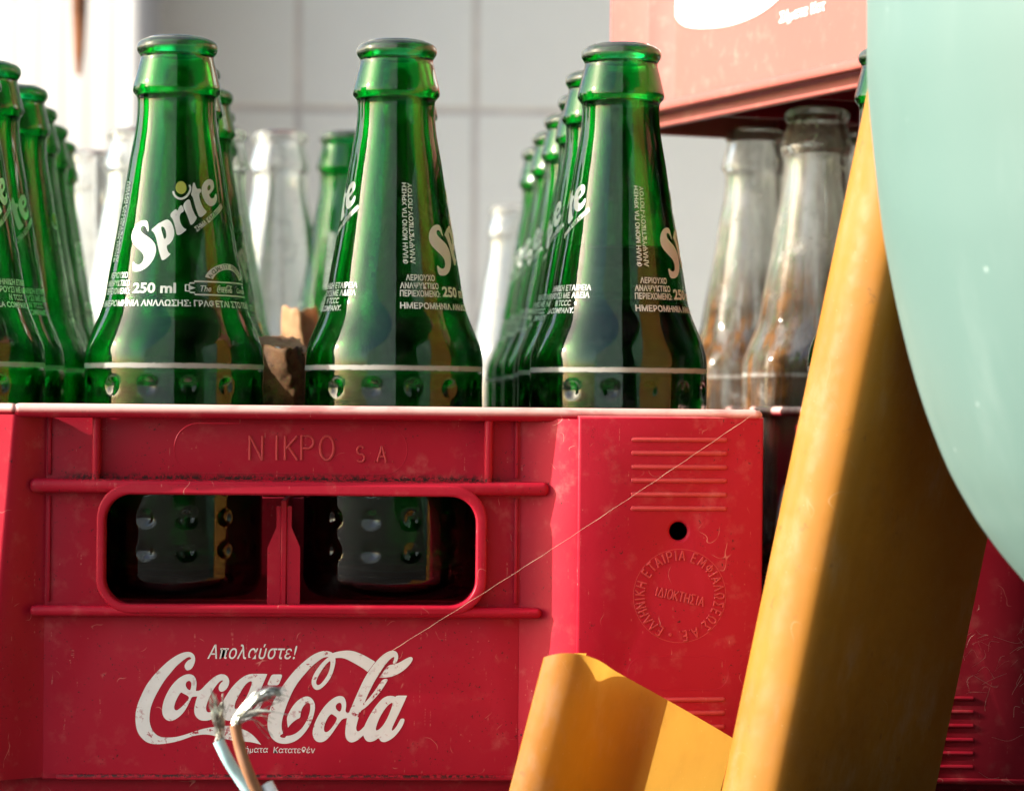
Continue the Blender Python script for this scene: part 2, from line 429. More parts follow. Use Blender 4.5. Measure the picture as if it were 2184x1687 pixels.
# unseen shed, roof and fence added to block light; house mirrored as bright band
for nm, lab, (x0, x1, y0, y1, h) in (
        ('light_block_shed', 'unseen dark shed added close behind the photographer to block light from the right', (.125, 1.7, -2.6, -2.3, 3.2)),
        ('light_block_fence', 'unseen high dark fence added on the right to block light', (1.35, 1.45, -2.28, 1.55, 3.0))):
    b = MB().add(*rbox(x0, x1, y0, y1, 0, h, .01, 1)).build(nm, M_blocker)
    if 'shed' in nm:
        rf = empty(nm, b.location); b.name = 'block_wall'; b.parent = rf; rf.name = nm
        MB().add(*rbox(.125, 1.34, -2.29, -.3, 2.05, 2.12, .004, 1)).build('light_block_roof', M_blocker, rf); b = rf
    tag(b, lab, 'shed' if 'shed' in nm else 'fence')

b = MB().add(*rbox(-15, 0, -.3, 0, 0, 5.5, .01, 1)).build('whitewashed_house', M_plaster)
b.location = (.25, -4.2, 0); b.rotation_euler = (0, 0, R_(44.5))
tag(b, 'sunlit whitewashed house across the yard, mirrored as a pale band in the bottles', 'house')

# ------------------------------------------------------------------ logo drawing (traced), in crate metres, origin at picture point (614, 1485)
def zr1(p): return ((440 + .2381 * p[0]) * .63194, (2140 + .2381 * p[1]) * .63194)
def zr2(p): return ((900 + .2381 * p[0]) * .63194, (2140 + .2381 * p[1]) * .63194)
LOGO = [  # (zone, outline, holes)
 (1, [(770,470),(790,505),(815,512),(868,490),(905,425),(922,350),(905,290),(865,255),(810,245),(740,258),(640,305),(540,375),(440,465),(330,580),(230,710),(160,850),(105,980),(75,1100),(70,1220),(85,1330),(120,1420),(190,1500),(270,1545),(370,1558),(480,1550),(600,1530),(720,1500),(850,1450),(950,1425),(1060,1415),(1150,1425),(1200,1440),(1330,1480),(1500,1510),(1620,1515),(1740,1530),(1855,1562),(1852,1560),(1800,1490),(1720,1410),(1640,1360),(1540,1325),(1420,1295),(1300,1292),(1200,1308),(1100,1322),(1000,1345),(880,1385),(760,1425),(640,1455),(520,1462),(440,1455),(370,1425),(310,1360),(280,1280),(268,1200),(280,1080),(300,1000),(340,900),(400,790),(440,720),(500,630),(570,545),(650,450),(730,380),(800,330),(840,317),(865,335),(855,352),(820,365),(785,405),(768,440)], []),
 (1, [(805,562),(740,585),(660,640),(580,730),(520,830),(475,930),(452,1030),(450,1110),(470,1170),(510,1212),(560,1228),(620,1215),(690,1170),(760,1100),(820,1000),(850,930),(866,892),(895,880),(960,878),(1000,800),(950,798),(925,802),(938,730),(938,660),(915,600),(870,565)],
  [[(840,652),(868,690),(860,760),(845,795),(805,770),(780,720),(795,670)], [(718,815),(680,870),(640,950),(618,1030),(630,1070),(660,1078),(700,1050),(745,1010),(790,960),(825,920),(832,888),(800,860),(750,838)]]),
 (1, [(960,800),(1000,785),(1060,720),(1120,660),(1190,600),(1260,565),(1320,560),(1375,590),(1405,650),(1395,720),(1360,780),(1310,812),(1270,810),(1250,775),(1255,730),(1280,690),(1320,655),(1300,648),(1260,670),(1210,730),(1170,790),(1130,870),(1090,960),(1070,1040),(1080,1090),(1110,1108),(1160,1090),(1230,1030),(1310,930),(1350,980),(1320,1090),(1220,1165),(1140,1210),(1060,1225),(985,1215),(930,1170),(905,1110),(905,1040),(925,950),(952,870)], []),
 (1, [(1310,950),(1370,850),(1430,760),(1520,660),(1620,585),(1700,560),(1780,558),(1942,560),(1940,566),(1890,680),(1840,800),(1780,920),(1720,1040),(1725,1075),(1780,1030),(1830,940),(1880,940),(1860,1010),(1790,1110),(1700,1190),(1620,1225),(1550,1215),(1520,1170),(1460,1210),(1390,1225),(1330,1205),(1300,1150),(1298,1050)],
  [[(1720,655),(1660,680),(1600,750),(1550,840),(1500,930),(1475,1010),(1480,1060),(1520,1050),(1580,990),(1640,900),(1690,790),(1722,700)]]),
 (1, [(2003,566),(2080,566),(2160,566),(2130,645),(2102,720),(2020,720),(1934,720),(1968,645)], []),
 (2, [(945,290),(940,262),(890,240),(830,232),(770,240),(690,270),(600,325),(510,400),(410,495),(320,600),(240,710),(180,800),(120,900),(60,1010),(25,1130),(10,1250),(15,1340),(50,1440),(110,1510),(180,1542),(260,1550),(330,1540),(400,1515),(480,1460),(560,1370),(620,1270),(660,1170),(685,1060),(685,990),(660,930),(620,890),(570,875),(510,890),(440,935),(380,1000),(330,1080),(290,1160),(285,1210),(300,1325),(310,1310),(350,1260),(420,1205),(478,1182),(480,1120),(500,1050),(540,990),(585,962),(615,985),(620,1040),(610,1110),(580,1200),(530,1290),(470,1360),(400,1410),(320,1437),(275,1435),(265,1465),(215,1465),(180,1440),(215,1412),(235,1405),(215,1350),(210,1290),(218,1220),(240,1130),(280,1010),(320,910),(370,800),(430,700),(490,620),(560,540),(640,450),(720,385),(790,335),(860,315),(900,330)], []),
 (2, [(975,320),(930,300),(870,325),(820,365),(760,430),(700,510),(650,600),(632,680),(650,745),(690,785),(740,785),(800,745),(870,670),(920,590),(955,490),(975,400)],
  [[(908,368),(870,395),(820,450),(760,540),(710,630),(697,690),(720,720),(760,710),(820,640),(870,560),(900,470)]]),
 (2, [(860,300),(940,262),(1000,245),(1100,228),(1210,230),(1300,260),(1380,295),(1460,340),(1538,386),(1536,392),(1484,460),(1432,530),(1426,528),(1380,490),(1300,440),(1200,385),(1120,345),(1050,330),(975,335),(900,355)], []),
 (2, [(1000,875),(940,905),(860,970),(780,1070),(710,1190),(665,1300),(648,1390),(660,1460),(700,1515),(760,1530),(830,1510),(900,1440),(970,1340),(1030,1250),(1080,1190),(1160,1185),(1190,1105),(1130,1110),(1115,1080),(1128,1020),(1125,950),(1100,890),(1060,870)],
  [[(1035,962),(1062,985),(1065,1040),(1045,1095),(1010,1085),(975,1040),(985,990)], [(915,1120),(960,1150),(1000,1180),(985,1230),(940,1300),(890,1360),(850,1388),(815,1375),(812,1320),(830,1250),(870,1170)]]),
 (2, [(1165,1110),(1210,1010),(1260,890),(1310,780),(1370,650),(1440,530),(1520,420),(1600,330),(1680,265),(1750,232),(1810,228),(1855,260),(1868,320),(1850,380),(1830,410),(1783,414),(1800,370),(1815,315),(1780,325),(1720,380),(1650,470),(1595,560),(1530,660),(1480,760),(1430,860),(1383,975),(1388,970),(1470,880),(1560,760),(1638,634),(1728,626),(1680,710),(1600,830),(1500,940),(1400,1040),(1330,1080),(1310,1160),(1280,1260),(1265,1340),(1290,1380),(1340,1350),(1400,1280),(1420,1370),(1370,1430),(1290,1500),(1220,1530),(1170,1525),(1125,1480),(1110,1400),(1120,1300),(1138,1185)], []),
 (2, [(1370,1330),(1430,1200),(1500,1080),(1580,970),(1650,900),(1720,868),(1790,870),(1828,888),(1840,865),(1990,866),(1988,872),(1940,980),(1880,1110),(1820,1230),(1770,1340),(1780,1370),(1830,1320),(1880,1230),(1902,1190),(1960,1192),(1940,1270),(1880,1370),(1800,1460),(1720,1510),(1660,1528),(1610,1510),(1590,1460),(1540,1500),(1470,1525),(1410,1510),(1375,1450),(1360,1390)],
  [[(1780,960),(1720,1000),(1650,1090),(1590,1200),(1550,1310),(1545,1365),(1590,1350),(1650,1290),(1710,1190),(1760,1070),(1785,990)]]),
 (2, [(1725,435),(1800,425),(1880,400),(1960,350),(2040,312),(2078,338),(2050,400),(1980,480),(1900,540),(1800,590),(1710,610),(1596,614),(1600,608),(1660,520)], []),
]
YP = 0.0105                                    # depth of the crate's recessed panel
def logo_geo():
    V, F = [], []
    for i, (zn, outl, holes) in enumerate(LOGO):
        cv = zr1 if zn == 1 else zr2
        polys = []
        for p in [outl] + holes:
            q = []
            for s in p:
                w = P(*cv(s), YP); q.append((w.x, w.z))
            polys.append(chaikin(q, 2))
        v, f = curve_geo(polys)
        b = len(V); V += [(x, y, i * 1.2e-5) for x, y, z in v]; F += [tuple(k + b for k in t) for t in f]
    c = P(585, 1485, YP)
    return [(x - c.x, y - c.z, z) for x, y, z in V], F, (c.x, c.z)
LV, LF, LC = logo_geo()

# ------------------------------------------------------------------ crates
W2 = fx(1625); LEN = .440; A1 = fx(1110); A2 = fx(1238); ZL = fz(1668); ZT = RIM; TH = .003
def add_plate(mb, polys, y0, t, bev=.0006):
    v, f = curve_geo(polys, max(t / 2 - bev, .0001), bev)
    mb.add([(x, y0 + t / 2 - z, y) for x, y, z in v], f)
def wall_strip(mb, prof, z0, z1, t, inward):
    """upright wall along a plan line, thickened inwards"""
    n = len(prof); v = []
    for (x, y), (ix, iy) in zip(prof, inward):
        v += [(x, y, z0), (x, y, z1), (x + ix * t, y + iy * t, z1), (x + ix * t, y + iy * t, z0)]
    f = []
    for i in range(n - 1):
        for k in range(4): f.append((i * 4 + k, i * 4 + (k + 1) % 4, (i + 1) * 4 + (k + 1) % 4, (i + 1) * 4 + k))
    f += [(0, 1, 2, 3), ((n - 1) * 4 + 3, (n - 1) * 4 + 2, (n - 1) * 4 + 1, (n - 1) * 4)]
    mb.add(v, f)
_c = lambda x, y, rx, ry, a0, a1, n=12: [(x + rx * math.cos(R_(a0 + (a1 - a0) * i / n)), y + ry * math.sin(R_(a0 + (a1 - a0) * i / n))) for i in range(n + 1)]
GLYPH = {'N': [[(.05, 0), (.05, 1), (.6, 0), (.6, 1)]], 'I': [[(.33, 0), (.33, 1)]], 'K': [[(.08, 0), (.08, 1)], [(.6, 1), (.08, .42)], [(.22, .56), (.62, 0)]],
 'P': [[(.08, 0), (.08, 1), (.35, 1)] + _c(.35, .74, .25, .26, 90, -90) + [(.08, .48)]], 'O': [_c(.33, .5, .30, .5, 0, 360, 20)],
 'S': [_c(.33, .74, .25, .26, 30, 270, 10) + _c(.33, .25, .26, .25, 90, -150, 10)], 'A': [[(.02, 0), (.33, 1), (.64, 0)], [(.14, .34), (.52, .34)]], '.': [[(.33, .03)]],
 'Ε': [[(.56, 0), (.1, 0), (.1, 1), (.56, 1)], [(.1, .52), (.5, .52)]], 'Λ': [[(.02, 0), (.33, 1), (.64, 0)]], 'Η': [[(.06, 0), (.06, 1)], [(.6, 0), (.6, 1)], [(.06, .5), (.6, .5)]],
 'Τ': [[(.02, 1), (.64, 1)], [(.33, 1), (.33, 0)]], 'Μ': [[(.0, 0), (.06, 1), (.33, .25), (.6, 1), (.66, 0)]], 'Φ': [[(.33, 0), (.33, 1)], _c(.33, .52, .31, .27, 0, 360, 16)],
 'Ω': [[(.04, 0), (.22, 0)] + _c(.33, .58, .29, .42, 235, -55, 16) + [(.44, 0), (.62, 0)]], 'Σ': [[(.58, 1), (.08, 1), (.36, .5), (.08, 0), (.6, 0)]], 'Δ': [[(.02, 0), (.33, 1), (.64, 0), (.02, 0)]], '•': [_c(.33, .45, .1, .1, 0, 360, 8)]}
for _a, _b in (('Ν', 'N'), ('Ι', 'I'), ('Κ', 'K'), ('Ρ', 'P'), ('Ο', 'O'), ('Α', 'A')): GLYPH[_a] = GLYPH[_b]
def make_crate(turned, M, MP, side_logo, MF=None, MLit=None):
    root = empty('bottle_crate')
    top = ZT - .0035
    body = MB()
    # recessed middle panel with the hand hole
    hole = rrect(fx(215), fx(1021), fz(1299), fz(1052), .0088)
    add_plate(body, [[(-A1, ZL), (A1, ZL), (A1, top), (-A1, top)], hole[::-1]], YP, TH, .0005)
    # slanted cheeks between the panel and the corner pillars
    ease = lambda t: (1 - math.cos(math.pi * t)) / 2
    ck = [(A1 - .0005 + (A2 - A1 + .0009) * i / 16, YP + .0004 + (.0002 - YP - .0004) * (.6 * i / 16 + .4 * ease(i / 16))) for i in range(17)]
    wall_strip(body, ck, ZL, top, TH, [(0, 1)] * 17)
    if not turned:
        wall_strip(body, [(-x, y) for x, y in ck], ZL, top, TH, [(0, 1)] * 17)
    # corner pillars: front plates
    cx, cz = fx(1449), fz(1128)
    add_plate(body, [[(A2, ZL), (W2, ZL), (W2, top), (A2, top)], circ(cx, cz, .0040)[::-1]], 0, TH, .0011)
    if turned:
        zt, zb = top, ZL
        xt, xb = fx(30), fx(-34); k = math.tan(R_(24))
        v = []
        for z, xe in ((zb, xb), (zt, xt)):
            xe2 = xe - .002
            v += [(-A1 + .0005 + (xe + A1 - .0005) * i / 14, YP + .0004 - YP * (.6 * i / 14 + .4 * ease(i / 14)), z) for i in range(15)]
            v += [(xe - .0010, .0006, z), (-W2, (xe + W2) * k, z), (-W2, (xe + W2) * k + TH, z), (-A1 + .0005, YP + TH, z)]
        m = 19
        f = [(i, (i + 1) % m, m + (i + 1) % m, m + i) for i in range(m)] + [tuple(range(m))[::-1], tuple(range(m, 2 * m))]
        body.add(v, f)
        yl = (fx(0) + W2) * k + TH
    else:
        add_plate(body, [[(-W2, ZL), (-A2, ZL), (-A2, top), (-W2, top)], circ(-cx, cz, .0040)[::-1]], 0, TH, .0011)
        yl = TH
    # long sides: proud pillars and a recessed middle
    for s in (-1, 1):
        y0 = yl if s < 0 else TH
        X = s * (W2 - .0002); q = s * -.008
        prof = [(X, y0), (X, .034), (X + q * .15, .036), (X + q * .9, .045), (X + q, .048), (X + q, LEN - .048), (X + q * .9, LEN - .045), (X + q * .15, LEN - .036), (X, LEN - .034), (X, LEN)]
        wall_strip(body, prof, ZL, top, TH, [(-s, 0)] * len(prof))
    body.add(*rbox(-W2 + TH, W2 - TH, LEN - TH, LEN, ZL, top, .0005, 1))
    # raised floor and the foot below the ledge
    wall_part = body; body = MB()
    zf = ZT - .0665
    body.add(*rbox(-W2 + .004, W2 - .004, .015, LEN - .004, zf - .003, zf, 0))
    i_ = .0055
    for (x0, x1, y0, y1) in ((-W2 + i_, W2 - i_, YP + .004, YP + .008), (-W2 + i_, W2 - i_, LEN - i_ - .004, LEN - i_), (-W2 + i_, -W2 + i_ + .004, YP + .0085, LEN - i_ - .0045), (W2 - i_ - .004, W2 - i_, YP + .0085, LEN - i_ - .0045)):
        wall_part.add(*rbox(x0, x1, y0, y1, 0, ZL + .004, .0006, 1))
    for j in range(-1, 2): body.add(*rbox(j * .0735 - .0012, j * .0735 + .0012, YP + .0085, LEN - .0105, .001, zf - .0035, 0))
    for j in range(1, 6): body.add(*rbox(-W2 + .0105, W2 - .0105, .006 + j * .0715 - .0012, .006 + j * .0715 + .0012, .0014, zf - .0037, 0))
    body.build('crate_floor', MF or M, root); wall_part.build('crate_body', M, root)
    # ledge at the foot of the walls
    led = MB()
    led.add(*rbox(-A1 + .004, A1 - .001, YP - .0011, YP + .003, ZL - .0006, ZL + .0011, .0005, 2))
    led.add(*rbox(A2 - .006, W2 - .0006, -.0007, .003, ZL - .0006, ZL + .0010, .0005, 2))
    if not turned: led.add(*rbox(-W2 + .0006, -A2 + .006, -.0007, .003, ZL - .0006, ZL + .0010, .0005, 2))
    for s in (-1, 1):
        xa, xb = sorted((s * (W2 - .0025), s * (W2 + .0028)))
        led.add(*rbox(xa, xb, .004 if s > 0 else yl, LEN, ZL - .0008, ZL + .0032, .0012, 3))
    led.build('base_ledge', M, root)
    # rolled rim round the top
    rim = MB()
    y_l = (yl - .002) if turned else 0
    if turned:
        xr = fx(30)
        rim.add(*rbox(xr - .001, W2 + .0003, -.0004, .0085, ZT - .0044, ZT, .0022, 6))
        v, f = rbox(-W2 - .0003, xr, -.0009, .0085, ZT - .0036, ZT - .0001, .0016, 4)
        rim.add([(x, y + max(0, (xr - x)) * math.tan(R_(24)), z) for x, y, z in v], f)
    else:
        rim.add(*rbox(-W2 - .0003, W2 + .0003, -.0009, .0085, ZT - .0038, ZT, .0017, 4))
    rim.add(*rbox(-W2 - .0006, W2 + .0006, LEN - .006, LEN + .0009, ZT - .0037, ZT - .0002, .0016, 4))
    for s in (-1, 1):
        xa, xb = sorted((s * (W2 - .0085), s * (W2 + .0012)))
        rim.add(*rbox(xa, xb, .003 if s > 0 else yl, LEN, ZT - .0036, ZT - .0003, .0015, 4))
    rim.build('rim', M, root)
    # bars, ribs and the raised surround of the hand hole
    hs = MB()
    hs.add(*rbox(fx(57), fx(1172), .0040, YP + .001, fz(1055), fz(1025), .0019, 4))
    hs.add(*rbox(fx(60), fx(1158), .0042, YP + .001, fz(1319), fz(1296), .0016, 4))
    for xa, xb in ((190, 207), (1033, 1050)): hs.add(*rbox(fx(xa), fx(xb), .0050, YP + .001, fz(1040), ZT - .003, .0011, 3))
    add_plate(hs, [rrect(fx(207), fx(1034), fz(1307), fz(1038), .0104, 12), rrect(fx(215), fx(1021), fz(1298), fz(1053), .0090, 12)[::-1]], .0037, YP - .0020, .0007)
    for sx in (1, -1):
        for za, zb in ((1018, 892), (1290, 1062)):
            xa, xb = sorted((sx * (A1 - .0004), sx * (A1 - .0016)))
            hs.add(*rbox(xa, xb, YP - .0012, YP + .001, fz(za), fz(zb), .0005, 2))
    hs.build('handle_surround', M, root)
    # short ribs on the corner pillars
    for sgn in ((1,) if turned else (1, -1)):
        for y0 in [931, 960, 990, 1019, 1049, 1079] + [1491, 1520, 1550, 1580, 1609, 1638]:
            xa, xb = sorted((sgn * fx(1345), sgn * fx(1553)))
            MB().add(*rbox(xa, xb, -.0008, .0012, fz(y0 + 5.2), fz(y0 - 5.2), .0007, 3)).build('grip_rib', MLit or M, root)
    if not turned:
        for s in (-1, 1):
            for k in range(5):
                for ya in (.008, LEN - .032):
                    xa, xb = sorted((s * (W2 - .001), s * (W2 + .0012)))
                    MB().add(*rbox(xa, xb, ya + k * .0055, ya + k * .0055 + .0018, .058, ZT - .010, .0007, 2)).build('grip_rib', MLit or M, root)
    # moulded lettering
    let = MB()
    s1 = 1 / 6830
    def put(g, px, py, y, rot=0.0):
        w = P(px, py, y)
        let.add(g[0], g[1], Matrix.Translation((w.x, y, w.z)) @ XZ @ Matrix.Rotation(rot, 4, 'Z'))
    def moulded(mb, ch, px, py, h, y, rot=0.0, r=.00032, wk=1.0):
        w = P(px, py, y); c, sn = math.cos(rot), math.sin(rot)
        for line in GLYPH.get(ch, ()):
            pts = []
            for gx, gy in line:
                X, Z = (gx - .33) * h * wk, gy * h
                pts.append((w.x + X * c - Z * sn, y - .00018, w.z + X * sn + Z * c))
            if 2 < len(pts) <= 6:
                for p_, q_ in zip(pts, pts[1:]): mb.add(*tube([p_, q_], r, 6))
                continue
            mb.add(*tube(pts if len(pts) > 1 else [pts[0], (pts[0][0] + .0002, pts[0][1], pts[0][2])], r, 6))
    for i, ch in enumerate('NIKPO'): moulded(let, ch, (546, 590, 620, 655, 697)[i], 981, 52 * s1, YP, 0, .00042, .95)
    for i, ch in enumerate('S.A.'): moulded(let, ch, (769, 798, 814, 836)[i], 985, 34 * s1, YP, 0, .00036, .9)
    ov = rrect(fx(370, YP), fx(866, YP), fz(1010, YP), fz(905, YP), .0074, 12)
    let.build('moulded_maker_name', MLit or M, root)
    MB().add(*tube([(x, YP + .0001, z) for x, z in ov + ov[:1]], .00022, 6)).build('moulded_oval', M, root)
    let2 = MB()
    cx_, cy_, rr = 1452, 1272, 76
    ring = 'ΕΛΛΗΝΙΚΗ ΕΤΑΙΡΙΑ ΕΜΦΙΑΛΩΣΕΩΣ Α.Ε. • '
    wd = {'Ι': .55, ' ': .55, '.': .4, 'Μ': 1.15, 'Ω': 1.05, 'Φ': 1.1, '•': .7}
    tot = sum(wd.get(ch, .95) for ch in ring); a_ = R_(205)
    for ch in ring:
        stp = 2 * math.pi * wd.get(ch, .95) / tot
        am = a_ + stp / 2
        moulded(let2, ch, cx_ + rr * math.sin(am), cy_ - rr * math.cos(am), 21 * s1, 0, -am, .00030, .9)
        a_ += stp
    word = 'ΙΔΙΟΚΤΗΣΙΑ'; adv = [wd.get(c, .95) for c in word]; pos = -sum(adv) / 2
    for ch, ad in zip(word, adv):
        q_ = (pos + ad / 2) * 13.2; pos += ad
        moulded(let2, ch, 1450 + q_ * math.cos(R_(13)), 1283 + q_ * math.sin(R_(13)), 20 * s1, 0, R_(-13), .00028, .85)
    let2.add(*tube([(P(cx_ + 100 * math.cos(t), cy_ + 100 * math.sin(t), 0).x, .0001, P(cx_ + 100 * math.cos(t), cy_ + 100 * math.sin(t), 0).z) for t in [2 * math.pi * i / 48 for i in range(49)]], .00016, 5))
    let2.build('moulded_round_seal', MLit or M, root)
    let4 = MB()
    ov = rrect(fx(1342), fx(1560), fz(1470), fz(1398), .0050, 10)
    let4.add(*tube([(x, .0001, z) for x, z in ov + ov[:1]], .00016, 5)).build('moulded_oval', M, root)
    # printed logo and slogans
    mesh_obj('logo_print', [(x + LC[0], YP - .00008 - z, y + LC[1]) for x, y, z in LV], LF, MP, root, False)
    let3 = MB(); let = let3
    put(text_geo('Απολαύστε!', 30 * s1, 193 * s1, .30, .006, 'LEFT', spacing=1.07), 442, 1404, YP - .0001)
    let3.build('slogan_print', M_slogan if MP is M_print else MP, root, 0); let3 = MB(); let = let3
    put(text_geo('Σήματα', 13 * s1, 62 * s1, .1, .004, 'LEFT'), 510, 1604, YP - .0001)
    put(text_geo('Κατατεθέν', 13 * s1, 90 * s1, .1, .004, 'LEFT'), 583, 1605, YP - .0001)
    let3.build('slogan_print', M_slogan if MP is M_print else MP, root, 0)
    if side_logo:
        k = 2.0; x = -(W2 - .0082) - .0003
        mesh_obj('side_logo_print', [(x - z * 2, LEN / 2 - lx * k, .064 + lz * k) for lx, lz, z in LV], LF, MP, root, False)
    # dividers between the bottles
    dv = MB()
    z0, z1 = zf + .0003, ZT - .030
    for j in range(-1, 2):
        X = j * .0738
        dv.add(*rbox(X - .0010, X + .0010, .016, LEN - .004, z0, z1, .0004, 1))
        for i in range(6):        # bottle-shaped stiffeners either side of each divider
            y = .0165 + i * .0715
            for s in (-1, 1):
                pr = [(X + s * .0011, z0), (X + s * .0052, z0), (X + s * .0052, z0 + .021), (X + s * .0024, z0 + .0275), (X + s * .0024, z1 - .002), (X + s * .0011, z1 - .002)]
                if s < 0: pr = pr[::-1]
                v = [(a_, y, b_) for a_, b_ in pr] + [(a_, y + .0025, b_) for a_, b_ in pr]; m = len(pr)
                dv.add(v, [tuple(range(m)), tuple(range(m, 2 * m))[::-1]] + [(q, (q + 1) % m + 0, m + (q + 1) % m, m + q) for q in range(m)])
    for i in range(1, 6):
        y = .007 + i * .0715
        dv.add(*rbox(-W2 + .012, W2 - .012, y - .0008, y + .0008, z0 + .0002, z1 - .0012, .0003, 1))
    dv.build('bottle_divider', MF or M, root)
    # the corner pillars turn slightly away from the middle
    for ob in [q for q in col.objects if q.parent == root]:
        for v in ob.data.vertices:
            if v.co.y < .03:
                for sx in ((1,) if turned else (1, -1)):
                    e = sx * v.co.x - A2
                    if e > 0: v.co.y += e * math.tan(R_(6)) * max(0, min(1, (.03 - v.co.y) / .02))
        ob.data.update()
    return root

crate_a = make_crate(True, M_red, M_print, False, None, M_redLit)
tag(crate_a, 'red plastic crate with white script logo and hand hole, full front in view', 'bottle crate')
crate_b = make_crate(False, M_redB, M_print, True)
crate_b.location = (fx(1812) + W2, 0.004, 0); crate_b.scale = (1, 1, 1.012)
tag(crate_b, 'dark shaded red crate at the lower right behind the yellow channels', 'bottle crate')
crate_c = make_crate(False, M_redSun, M_printF, False, M_redB)
PHI = R_(20.2)
crate_c.rotation_euler = (0, 0, PHI)
def camspace(xr, dep, h):
    w = CAM + r0 * xr + fwd * dep; return Vector((w.x, w.y, RIM + h))
bl = camspace(.0385, 1.192, .1165)
off = Matrix.Rotation(PHI, 3, 'Z') @ Vector((-W2 - .002, LEN, 0))
crate_c.location = bl - off
def flank(px, py):
    """picture point -> (along, height) on the recessed flank of the stacked crate"""
    d = fwd + rgt * ((px - PW / 2) / FPX) + upv * ((HOR - py) / FPX)
    Rm = Matrix.Rotation(-PHI, 3, 'Z'); o_ = Rm @ (CAM - crate_c.location); dd = Rm @ d
    t = (-(W2 - .0082) - o_.x) / dd.x; q = o_ + dd * t
    return (q.y, q.z)
xs_ = -(W2 - .0082) - .0004
patch = chaikin([flank(*p) for p in [(1437, -20), (1438, 22), (1446, 46), (1468, 60), (1510, 62), (1560, 56), (1605, 40), (1640, 20), (1668, -6), (1700, -50), (1715, -120), (1690, -200), (1600, -235), (1500, -225), (1450, -170), (1437, -90)]], 3)
v, f = curve_geo([patch])
mesh_obj('side_logo_print', [(xs_, a_, b_) for a_, b_, c_ in v], f, M_printF, crate_c, False)
p0, p1, p2 = flank(1664, 50), flank(1762, 20), flank(1664, 28)
g_ = text_geo('Σήματα Κατ', 1.0, 1.0, .1, .015, 'LEFT')
mesh_obj('side_slogan_print', [(xs_, p0[0] + a_ * (p1[0] - p0[0]), p0[1] + b_ * (p2[1] - p0[1]) + a_ * (p1[1] - p0[1]) * .6) for a_, b_, c_ in g_[0]], g_[1], M_printF, crate_c, False)
tag(crate_c, 'red crate coloured pink for sunlight, stacked high at the upper right, underside showing', 'bottle crate')
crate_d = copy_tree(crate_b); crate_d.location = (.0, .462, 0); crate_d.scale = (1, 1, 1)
tag(crate_d, 'red crate standing directly behind the front crate, its bottles out of focus', 'bottle crate')

# ------------------------------------------------------------------ bottles
K = 6.5
PROF = [(76,62),(78,70),(81,77),(86,83),(92,85.5),(98,86),(103,84.8),(107,82.5),(111,79.8),(115,78),(119,77.8),(125,79),(135,81.6),(148,84.8),(160,87.6),(172,90.6),(181,92.5),(187,93),(192,92),(197,88),(201,84.5),(206,83),(215,82.6),(240,83.2),(260,85),(280,87.6),(300,91.2),(338,98),(375,103.5),(411,109),(439,113.5),(470,119),(495,123.5),(540,131.5),(579,138.5),(610,143),(635,147),(650,151),(663,155.5),(677,161),(691,167),(705,173),(719,178.5),(730,182.6),(741,185.6),(751,187.6),(761,188.6),(772,189)]
ZB0 = 62.0
def z_of(y): return ((868 - y) * .9845 / K + ZB0 - .8) / 1000
OUT = [(z_of(y), r / K / 1000) for y, r in PROF]
def rad_at(z):
    if z >= OUT[0][0]: return OUT[0][1]
    for (z1, r1), (z2, r2) in zip(OUT, OUT[1:]):
        if z2 <= z <= z1: return r2 + (r1 - r2) * (z - z2) / (z1 - z2)
    return OUT[-1][1]
RB = 189 / K / 1000
def bottle_mesh(name, seg, dim, mat):
    rows = []                                   # (z, r, dimpled) from outer base up, over the lip, down the bore
    rows += [(0.0016, .0001, 0), (0.0016, .0170, 0), (0.0006, .0205, 0), (0.0, .0228, 0), (.0004, .0250, 0), (.0018, .0272, 0), (.0042, .0285, 0), (.0065, RB, 0)]
    zt = OUT[-1][0]
    nstep = 88 if dim else 8
    for i in range(1, nstep): rows.append((.0065 + (zt - .0065) * i / nstep, RB, dim))
    rows += [(z, r, 0) for z, r in OUT[::-1]]
    topz = OUT[0][0]
    rows += [(topz + .0003, .0094, 0), (topz - .0002, .0089, 0), (topz - .002, .0087, 0)]
    for z, r in OUT:
        if z < topz - .0045: rows.append((z, r - .0033, 0))
    rows += [(.05, RB - .0036, 0), (.02, RB - .0038, 0), (.012, RB - .0050, 0), (.0085, RB - .006, 0), (.0068, RB - .011, 0), (.0072, .0001, 0)]
    v, f = [], []
    nd, rs = 14, 10.4
    for z, r, d in rows:
        for k in range(seg):
            th = 2 * math.pi * k / seg; rr = r
            if d:
                kz = round((67.8 - z * 1000) / rs)
                if 0 <= kz <= 5:
                    dz = z * 1000 - (67.8 - kz * rs)
                    a = (th / (2 * math.pi) * nd) % 1 - .5
                    ds = a / nd * 2 * math.pi * r * 1000
                    q = math.hypot(dz, ds) / 2.75
                    if q < 1: rr -= .00075 * (1 - q * q) ** .8
            v.append((rr * math.sin(th), -rr * math.cos(th), z))
    for i in range(len(rows) - 1):
        for k in range(seg): f.append((i * seg + k, i * seg + (k + 1) % seg, (i + 1) * seg + (k + 1) % seg, (i + 1) * seg + k))
    f.append(tuple(range(seg))[::-1]); f.append(tuple((len(rows) - 1) * seg + k for k in range(seg)))
    me = bpy.data.meshes.new(name); me.from_pydata(v, [], f); me.update(); me.materials.append(mat)
    me.polygons.foreach_set('use_smooth', [True] * len(me.polygons))
    return me

